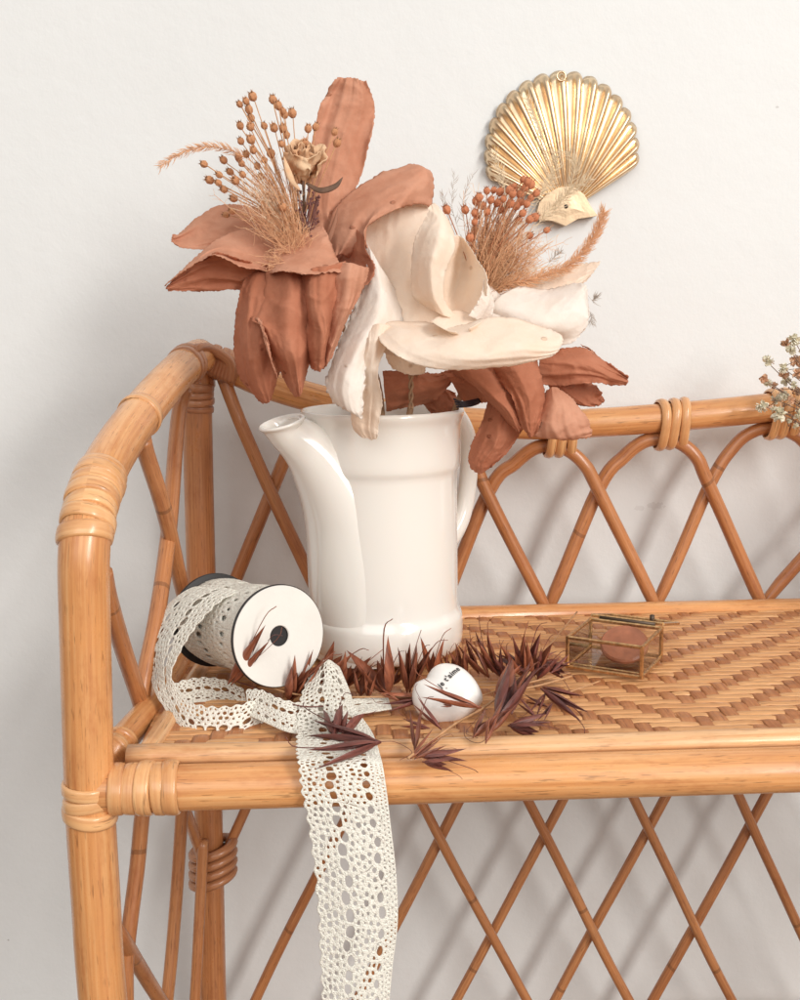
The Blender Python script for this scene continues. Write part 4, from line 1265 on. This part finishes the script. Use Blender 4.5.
# plumes ------------------------------------------------------------------
def plume(root, path, n, ln0, ln1, mtl, r=.00013, droop=.2, stem_r=.0004, smt=None, start=.1, spread=1.0):
    s = smooth_path([W(*p) for p in path], 12); m = M(); m.tube(s, [stem_r*(1-.75*i/(len(s)-1)) for i in range(len(s))], 5)
    m.build('stem', smt or mtl, root)
    m = M()
    for k in range(n):
        t = start+(1-start)*k/n; i = int(t*(len(s)-2)); a = s[i].lerp(s[i+1], t*(len(s)-2)-i); d = (s[i+1]-s[i]).normalized()
        rn = V((rnd.gauss(0, 1), rnd.gauss(0, 1), rnd.gauss(0, 1))); rn = (rn-d*rn.dot(d)).normalized()
        L = (ln0+(ln1-ln0)*t)*rnd.uniform(.6, 1.2)
        e = a + d*L*.75 + rn*L*.6*spread; mid = a.lerp(e, .5)+rn*L*.12
        m.tube([a, mid, e], [r*1.4, r*1.7, r*.5], 4, cap=False)
    m.build('bristles', mtl, root)
gp = empty('dried_grass_plume', W(285, 215, .85), 'thin arching grass plume reaching left from the terracotta flower', 'dried grass', 'dried grass plumes')
plume(gp, [(296,248,.85),(280,205,.85),(258,168,.85),(232,151,.85),(205,147,.85),(182,153,.85),(158,168,.85)], 260, .009, .006, FUZZ, start=.42)
# right hand spray
bs2 = empty('dried_bud_spray', W(470, 295, .85), 'spray of small rust red buds rising from the cream paper flower', 'dried flowers', 'dried bud sprays')
L = [(448,212),(466,212),(476,204),(479,200),(487,193),(493,192),(490,202),(499,194),(503,201),(508,192),(482,208),(474,215),(476,218),(512,196),(519,196),(524,190),(527,184),(522,181),(530,187),(535,195),(520,204),(526,206),(513,188),(517,222),(509,206),(500,212),(528,221),(533,219),(474,232),(470,240),(545,231),(528,237),(487,214),(515,208),(521,215),(496,205),(530,200),(474,224)]
spray(bs2, (472,298,.85), [(x, y, .855 + ((i*31) % 13 - 6)*.0028) for i, (x, y) in enumerate(L)], BUDR, STR, rpx=3.9, bend=.2, sr=.00045)
fz = empty('dried_fine_grass', W(478, 298, .852), 'pale fluffy tuft of fine dried grass behind the roll of the cream flower', 'dried grass')
fuzz(fz, (480,300,.852), [(490,215,.86),(500,225,.86),(510,235,.86),(520,240,.862),(485,240,.855),(505,255,.86),(525,250,.864),(495,235,.85),(535,245,.866)], 260, FUZZ, spread=.010, branches=7, bl=.010)
fuzz(fz, (480,300,.852), [(490,250,.852),(500,262,.852),(515,262,.855),(488,235,.855),(480,262,.85)], 160, simple('rust_fuzz', (.62,.33,.17), .9), spread=.008, branches=6, bl=.008)
fuzz(fz, (480,300,.856), [(500,210,.864),(520,232,.868),(540,262,.868),(505,225,.868)], 90, FUZZL, spread=.010, branches=6, bl=.010)
gp2 = empty('dried_grass_plume', W(482, 300, .85), 'foxtail grass plume curving up to the right above the cream flower', 'dried grass', 'dried grass plumes')
plume(gp2, [(482,298,.85),(505,285,.85),(535,278,.85),(565,268,.852),(585,250,.855),(597,230,.858),(605,210,.86)], 900, .011, .008, FUZZ, start=.12, stem_r=.0006)
wg = empty('dried_wisp_grass', W(485, 290, .87), 'sheer wispy grass fronds crossing in front of the brass shell', 'dried grass', 'wispy fronds')
for path in ([(490,290,.87),(520,230,.88),(545,185,.885),(540,135,.885),(525,95,.885)], [(495,290,.87),(520,240,.88),(560,205,.885),(575,170,.885),(568,150,.885)], [(500,285,.87),(530,235,.88),(560,200,.885),(592,176,.885)],
             [(488,285,.87),(500,240,.88),(505,190,.885),(492,150,.885)], [(488,285,.87),(515,220,.88),(552,180,.885),(556,150,.885)]):
    plume(wg, path, 130, .012, .008, simple('wisp', (.80,.66,.47), .8), r=.00014, start=.45, spread=1.1, stem_r=.0003)
wg2 = empty('dried_wisp_grass', W(470, 270, .87), 'grey thin grass fronds rising left of the rust buds', 'dried grass', 'wispy fronds')
GR = simple('grey_wisp', (.50,.44,.38), .8)
for path in ([(478,280,.87),(462,240,.875),(452,205,.875),(455,170,.875)], [(478,280,.87),(468,235,.875),(462,205,.875),(475,170,.875)], [(478,280,.87),(460,245,.875),(445,210,.875),(443,192,.875)], [(530,290,.87),(550,262,.87),(562,250,.87)], [(585,300,.86),(590,312,.86),(592,325,.86)], [(584,290,.86),(592,300,.86),(596,296,.86)]):
    plume(wg2, path, 26, .010, .006, GR, r=.00012, start=.5, spread=1.0, stem_r=.00018)

# ------------------------------------------------------------------ baby's breath at the right edge
gy = empty('gypsophila_bunch', W(830, 420, .995), 'bunch of dried baby\'s breath laid on the back rail at the right edge', 'dried flowers')
BLO = simple('dried_blossom', (.95,.83,.68), .85, noise_amt=.2, nscale=300)
BLB = simple('brown_blossom', (.78,.52,.35), .85, noise_amt=.3, nscale=300)
def blossom_me(mtl, seed):
    r = random.Random(seed); m = M()
    for k in range(26):
        d = V((r.gauss(0, 1), r.gauss(0, 1), abs(r.gauss(0, .8))+.1)).normalized(); sd = d.cross(V((r.random(), r.random(), .3))).normalized(); nn = sd.cross(d)
        P = []
        for t in (0, .35, .7, 1.0):
            w_ = .36*math.sin(PI*min(1, .15+t*.8)); P.append([d*t*.95 + sd*w_*q + nn*(.12*q*q*t+ .08*math.sin(4*t+k)) for q in (-1, 0, 1)])
        m.grid(P)
    me = bpy.data.meshes.new('blossom'); me.from_pydata([tuple(v) for v in m.v], [], m.f); me.shade_smooth(); me.materials.append(mtl); return me
bms = [blossom_me(BLO, 1), blossom_me(BLO, 2), blossom_me(BLB, 3)]
pts = [(794,340,0,5.5),(786,344,2,5),(790,351,0,5),(767,362,0,5.5),(796,362,2,6),(783,368,0,4.5),(784,375,2,4.5),(786,381,0,4.5),(763,379,2,4.5),(767,384,0,4.5),(774,386,2,3.6),(798,374,2,5),(762,406,0,5.5),(776,400,0,5),(779,414,0,7),(784,396,0,4.5),(798,392,2,4),(790,400,2,4),(773,409,0,3),(789,421,0,2.6),(798,415,0,5.5),(795,426,0,3),(806,350,0,6),(810,372,0,6),(812,395,0,6),(808,410,2,5),(820,360,0,6),(826,385,0,6),(822,408,0,6),(793,385,0,3.5)]
m = M(); b0 = W(842, 428, .992)
for k, (x, y, mi, r_) in enumerate(pts):
    Y = .985+.012*math.sin(k*2.1); p = W(x, y, Y)
    if mi == 0 and rnd.random() < .35: mi = 1
    mid = b0.lerp(p, .5)+V((.0, rnd.uniform(-.004, .004), rnd.uniform(-.006, .006)))
    m.tube(smooth_path([b0, mid, p], 6), .0004, 5)
    place(bms[mi], 'blossom', gy, p, r_*Y/F*1.35, (rnd.uniform(-.6, .3), -.8, rnd.uniform(-.2, .6)))
    for q in range(2):
        a = mid.lerp(p, rnd.random()); e = a+V((rnd.gauss(0, 1), rnd.gauss(0, .5), rnd.gauss(0, 1)))*.007
        m.tube([a, a.lerp(e, .5), e], .0003, 4); m.tube([e, e+V((0, 0, .0008)), e+V((0, 0, .0018))], [.0003, .0009, .0003], 5)
m.build('stems', simple('grey_brown_twig', (.22,.14,.10), .8), gy)
# ------------------------------------------------------------------ dried oats on the seat
def oat_mat(name, c1, c2):
    m, nt, b = mat(name); tc = N(nt, 'ShaderNodeTexCoord')
    n = N(nt, 'ShaderNodeTexNoise', Scale=1.0, Detail=4.0); nt.links.new(mapping(nt, tc.outputs['Object'], (3, 26, 26)).outputs[0], n.inputs[0])
    oi = N(nt, 'ShaderNodeObjectInfo')
    r = ramp(nt, n.outputs[0], [(.3, c1), (.72, c2)])
    v = ramp(nt, oi.outputs['Random'], [(0, (.65,.6,.62)), (1, (1.25,1.15,1.05))])
    nt.links.new(mix(nt, 1.0, r.outputs[0], v.outputs[0], 'MULTIPLY'), b.inputs['Base Color'])
    b.inputs['Roughness'].default_value = .42; bump(nt, b, n.outputs[0], .3, .004); return m
OATR = oat_mat('oat_husk_red', (.16,.045,.025), (.40,.14,.07))
OATD = oat_mat('oat_husk_plum', (.10,.030,.026), (.24,.075,.055))
OSTEM = simple('oat_straw', (.50,.27,.13), .6, noise_amt=.2, nscale=200)
def husk(m, ang, roll_, L, w, az=0):
    """one boat shaped glume from the origin along +X, opening by ang"""
    P = []; n = 11
    ca, sa = math.cos(ang), math.sin(ang)
    R_ = Matrix.Rotation(roll_, 3, 'X')
    for i in range(n):
        t = i/(n-1); wd = w*(math.sin(PI*min(1, t*.98+.02)**.72))**1.0*(1-t*.15)
        bend = .10*t*t*L
        row = []
        for k in range(9):
            th = PI*(k/8) ; q = math.cos(th); dpt = math.sin(th)*.8
            x, y, z = t*L, q*wd, dpt*wd
            y2 = y; x2, z2 = x*ca - (z+bend)*sa, x*sa + (z+bend)*ca
            row.append(R_ @ V((x2, y2, z2)))
        P.append(row)
    b = len(m.v)
    m.grid(P)
    # inner side
    P2 = [[p*.985 for p in r] for r in P]
def spk(kind, mtl, seed):
    r = random.Random(seed); m = M()
    if kind == 'open':
        husk(m, .13, 0, 1.0, .125); husk(m, .16, PI, .96, .12); husk(m, .04, PI/2, .58, .07)
    elif kind == 'wide':
        husk(m, .30, 0.2, 1.0, .12); husk(m, .30, PI, .92, .12); husk(m, .10, PI/2, .7, .09)
    elif kind == 'slim':
        husk(m, .02, 0, 1.0, .10); husk(m, .03, PI, .98, .095)
    else:
        husk(m, .08, 0, .95, .135); husk(m, .10, PI, .9, .13); husk(m, .05, 1.4, .7, .11)
    # awns: hair fine, bent
    for k in range(1):
        a = V((.35+.2*k, 0, .03*(1-2*k))); e1 = V((1.05, r.uniform(-.12, .12), r.uniform(-.1, .1)+.12*(1-2*k))); e2 = e1 + V((.16, r.uniform(-.12, .12), .14))
        m.tube(smooth_path([a, e1, e2], 4), .0075, 4)
    m.tube([V((-.06, 0, 0)), V((.02, 0, 0)), V((.1, 0, 0))], [.015, .03, .01], 6)
    me = bpy.data.meshes.new('spikelet'); me.from_pydata([tuple(v) for v in m.v], [], m.f); me.shade_smooth(); me.materials.append(mtl); return me
SPK = {(k, c): [spk(k, mm, s) for s in (1, 2)] for k in ('open', 'wide', 'slim', 'fat') for c, mm in (('r', OATR), ('d', OATD))}
def spikelet(root, p, q, kind, c, roll_=None):
    d = q-p; L = d.length
    o = bpy.data.objects.new('spikelet', rnd.choice(SPK[(kind, c)])); COL.objects.link(o); o.parent = root
    ex = d.normalized(); v = (CAM-p).normalized()
    ey = v.cross(ex).normalized()            # husks open across the direction they are seen from
    ez = ex.cross(ey)
    # glumes open in the local x-z plane, keep that plane roughly upright
    a = (rnd.uniform(-.5, .5) if roll_ is None else roll_) + PI/2
    R_ = Matrix((ex, ey, ez)).transposed() @ Matrix.Rotation(a, 3, 'X')
    wfac = rnd.uniform(.85, 1.2)
    o.matrix_basis = Matrix.Translation(p-root_loc(root)) @ R_.to_4x4() @ Matrix.Diagonal((L*1.0, L*wfac, L*wfac, 1))
    return o
def up(root, bx, by, tx, ty, kind='open', c='r', lean=0.0, h=.004):
    p = S(bx, by, h); q = W(tx, ty, p.y + lean - .002); o = spikelet(root, p, q, kind, c); o.scale = (o.scale[0], o.scale[1]*1.35, o.scale[2]*1.35); return o
def flat(root, bx, by, tx, ty, kind='slim', c='d', h=.005, h2=None):
    a, b = S(bx, by, h), S(tx, ty, h if h2 is None else h2)
    if abs(ty-by) > .45*abs(tx-bx):     # propped on its neighbours rather than lying along the view
        if ty < by: b = W(tx, ty, a.y + .35*(b.y-a.y))
        else: a = W(bx, by, b.y + .35*(a.y-b.y))
    return spikelet(root, a, b, kind, c)
def stem_(root, pts, r=.0007, mtl=OSTEM):
    m = M(); m.tube(smooth_path([S(*p) for p in pts], 8), r, 6); m.build('stem', mtl, root)
def curl_(root, pts, r=.00022):
    m = M(); m.tube(smooth_path([S(*p) for p in pts], 8), r, 4); m.build('stem', OATD, root)
G = 'dried oat stems strewn on the seat'
o1 = empty('dried_oat_stem', S(330, 700), 'dried oat stem whose red husks stand upright along the jug foot', 'dried oats', G)
stem_(o1, [(254,681,.014),(285,692,.011),(320,697,.010),(360,697,.008),(400,697,.007),(430,697,.006)])
curl_(o1, [(232,680,.012),(262,690,.011),(300,706,.014),(345,704,.012)], .0005)
for a in ((293,698,311,655,'open'),(288,700,303,664,'fat'),(297,694,320,652,'slim'),(322,680,346,644,'fat'),(343,688,360,652,'open'),(347,686,368,660,'slim'),(361,695,363,667,'fat'),(368,697,371,671,'fat'),
          (388,694,367,640,'open'),(385,688,387,655,'slim'),(394,684,404,668,'fat'),(407,690,404,644,'slim'),(410,690,412,650,'slim'),(411,686,425,645,'slim'),
          (432,676,433,635,'open'),(446,674,443,650,'slim'),(455,672,450,650,'open'),(462,672,461,642,'slim'),(466,674,456,647,'open')):
    up(o1, *a)
for o in (spikelet(o1, W(230,681,.764), W(263,628,.742), 'slim', 'r', 1.5), spikelet(o1, W(233,683,.762), W(268,642,.744), 'slim', 'r', 1.5)): o.scale = (o.scale[0], o.scale[1]*.6, o.scale[2]*.6)
m = M(); m.tube(smooth_path([W(268,641,.744), W(274,635,.744), W(283,636,.748)], 5), .0003, 4); m.build('awn', OATD, o1)
for a in ((478,672,461,640),(492,670,470,634),(496,672,481,634),(488,676,470,650)): up(o1, *a, 'slim')
o2 = empty('dried_oat_stem', S(360, 740), 'dark plum oat stem lying across the hanging lace strip', 'dried oats', G)
for a in ((376,741,308,727,'slim'),(377,743,309,760,'slim')): flat(o2, *a, c='d', h=.012)
spikelet(o2, S(334,733,.012), S(333,704,.018), 'fat', 'd'); spikelet(o2, S(344,731,.012), S(358,710,.015), 'fat', 'd')
stem_(o2, [(344,742,.013),(360,743,.012),(379,743,.011)], .0007, OATD); curl_(o2, [(378,742,.011),(395,742,.010),(412,752,.009),(400,760,.009)])
o3 = empty('dried_oat_stem', S(430, 730), 'oat stem with red husks and straw stalk in front of the ceramic heart', 'dried oats', G)
for a in ((418,697,376,699,'fat'),(420,700,385,708,'slim'),(398,700,378,690,'slim'),(412,757,438,731,'slim'),(416,758,444,742,'slim'),(420,756,468,755,'slim'),(424,762,456,766,'fat'),(415,748,416,706,'slim'),(440,728,414,699,'slim'),(428,728,400,722,'slim')): flat(o3, *a, c='r' if a[0] < 419 else 'd', h=.007)
spikelet(o3, W(478,707,.712), W(421,690,.718), 'slim', 'r', .2); spikelet(o3, W(452,706,.714), W(439,704,.713), 'fat', 'r'); 
stem_(o3, [(408,758,.009),(430,742,.008),(455,724,.009),(480,710,.010),(505,694,.010),(545,684,.008),(572,676,.006)], .0009)
stem_(o3, [(470,700,.006),(500,690,.006),(540,680,.006),(570,673,.005)], .0008)
o4 = empty('dried_oat_stem', S(505, 700), 'thick cluster of dark oat husks between the heart and the glass box', 'dried oats', G)
for a in ((498,716,524,664,'fat'),(506,700,522,660,'fat'),(490,732,512,698,'fat'),(474,736,495,708,'fat'),(496,692,516,662,'slim'),(512,712,520,676,'slim'),(518,690,534,664,'slim'),(486,742,494,716,'slim')): flat(o4, *a, c=rnd.choice('rd'), h=.010)
for a in ((522,676,512,636),(526,672,527,632),(532,676,541,640),(538,678,552,650),(512,680,500,652),(500,676,492,650)): up(o4, *a, 'open', rnd.choice('rd'))
for a in ((526,672,494,660,'slim'),(534,668,568,668,'slim'),(530,662,560,655,'slim'),(552,672,572,656,'slim'),(508,670,488,664,'fat'),(520,664,498,650,'slim'),(545,664,570,674,'fat')): flat(o4, *a, c='d', h=.010)
stem_(o4, [(490,735,.006),(512,705,.008),(528,675,.009),(550,645,.006),(577,612,.006)], .0008)
curl_(o4, [(484,710,.010),(474,722,.010),(466,733,.009),(478,738,.008)]); curl_(o4, [(500,722,.006),(482,742,.005),(466,738,.006),(464,726,.010)])
o5 = empty('dried_oat_stem', S(550, 705), 'sparse oat stem with split plum husks nearest the box corner', 'dried oats', G)
for a in ((543,690,586,718,'slim'),(545,688,582,703,'slim'),(546,706,524,698,'slim'),(535,716,516,698,'slim'),(545,694,532,716,'slim'),(512,724,552,717,'slim'),(510,726,550,734,'fat'),(552,704,540,722,'slim')): flat(o5, *a, c='d', h=.006)
stem_(o5, [(505,712,.003),(545,700,.003),(575,690,.003),(600,681,.0025)], .0007); curl_(o5, [(520,700,.005),(535,712,.004),(548,706,.004),(556,695,.004)])
# ------------------------------------------------------------------ camera, light
cd = bpy.data.cameras.new('camera'); cam = bpy.data.objects.new('camera', cd); COL.objects.link(cam)
cam.matrix_world = Matrix.Translation(CAM) @ RC.to_4x4()
cd.sensor_fit = 'VERTICAL'; cd.sensor_height = 24; cd.sensor_width = 24*.8; cd.lens = 24*F/1000
cd.clip_start = .01; cd.clip_end = 50
SC.camera = cam
def area(name, loc, target, size, power, col, sy=None, roll=0):
    l = bpy.data.lights.new(name, 'AREA'); l.size = size; l.energy = power; l.color = col
    if sy: l.shape = 'RECTANGLE'; l.size_y = sy
    o = bpy.data.objects.new(name, l); COL.objects.link(o); o.location = loc
    q = (V(target)-V(loc)).to_track_quat('-Z', 'Y') @ Quaternion((0, 0, 1), roll)
    o.rotation_euler = q.to_euler()
    return o
area('window_light', (2.30, -2.20, 2.45), (.1, .95, .8), .80, 122, (1, .972, .93), 3.0, math.radians(-30))
area('fill_light', (-.5, -1.6, 1.9), (0, 1, .8), 2.2, 18, (1, .985, .96), 1.6)  # unseen fill lamp, added to soften the shadows on the wall
w = bpy.data.worlds.new('World'); SC.world = w; w.use_nodes = True
# the unseen room: pale ceiling and upper walls above, darker warm furnishings and floor below
wt = w.node_tree; wc = wt.nodes.new('ShaderNodeTexCoord'); wx = wt.nodes.new('ShaderNodeSeparateXYZ')
wt.links.new(wc.outputs['Generated'], wx.inputs[0])
wr = ramp(wt, mathn(wt, 'ADD', mathn(wt, 'MULTIPLY', wx.outputs[2], .5), .5), [(.25, (.30, .22, .17)), (.50, (.72, .68, .64)), (.72, (1.25, 1.25, 1.24))])
wt.links.new(wr.outputs[0], wt.nodes['Background'].inputs[0])
w.node_tree.nodes['Background'].inputs[1].default_value = .44
SC.view_settings.view_transform = 'Standard'; SC.view_settings.look = 'None'
SC.view_settings.exposure = 0.17; SC.view_settings.gamma = 1
SC.cycles.max_bounces = 8; SC.cycles.transparent_max_bounces = 16
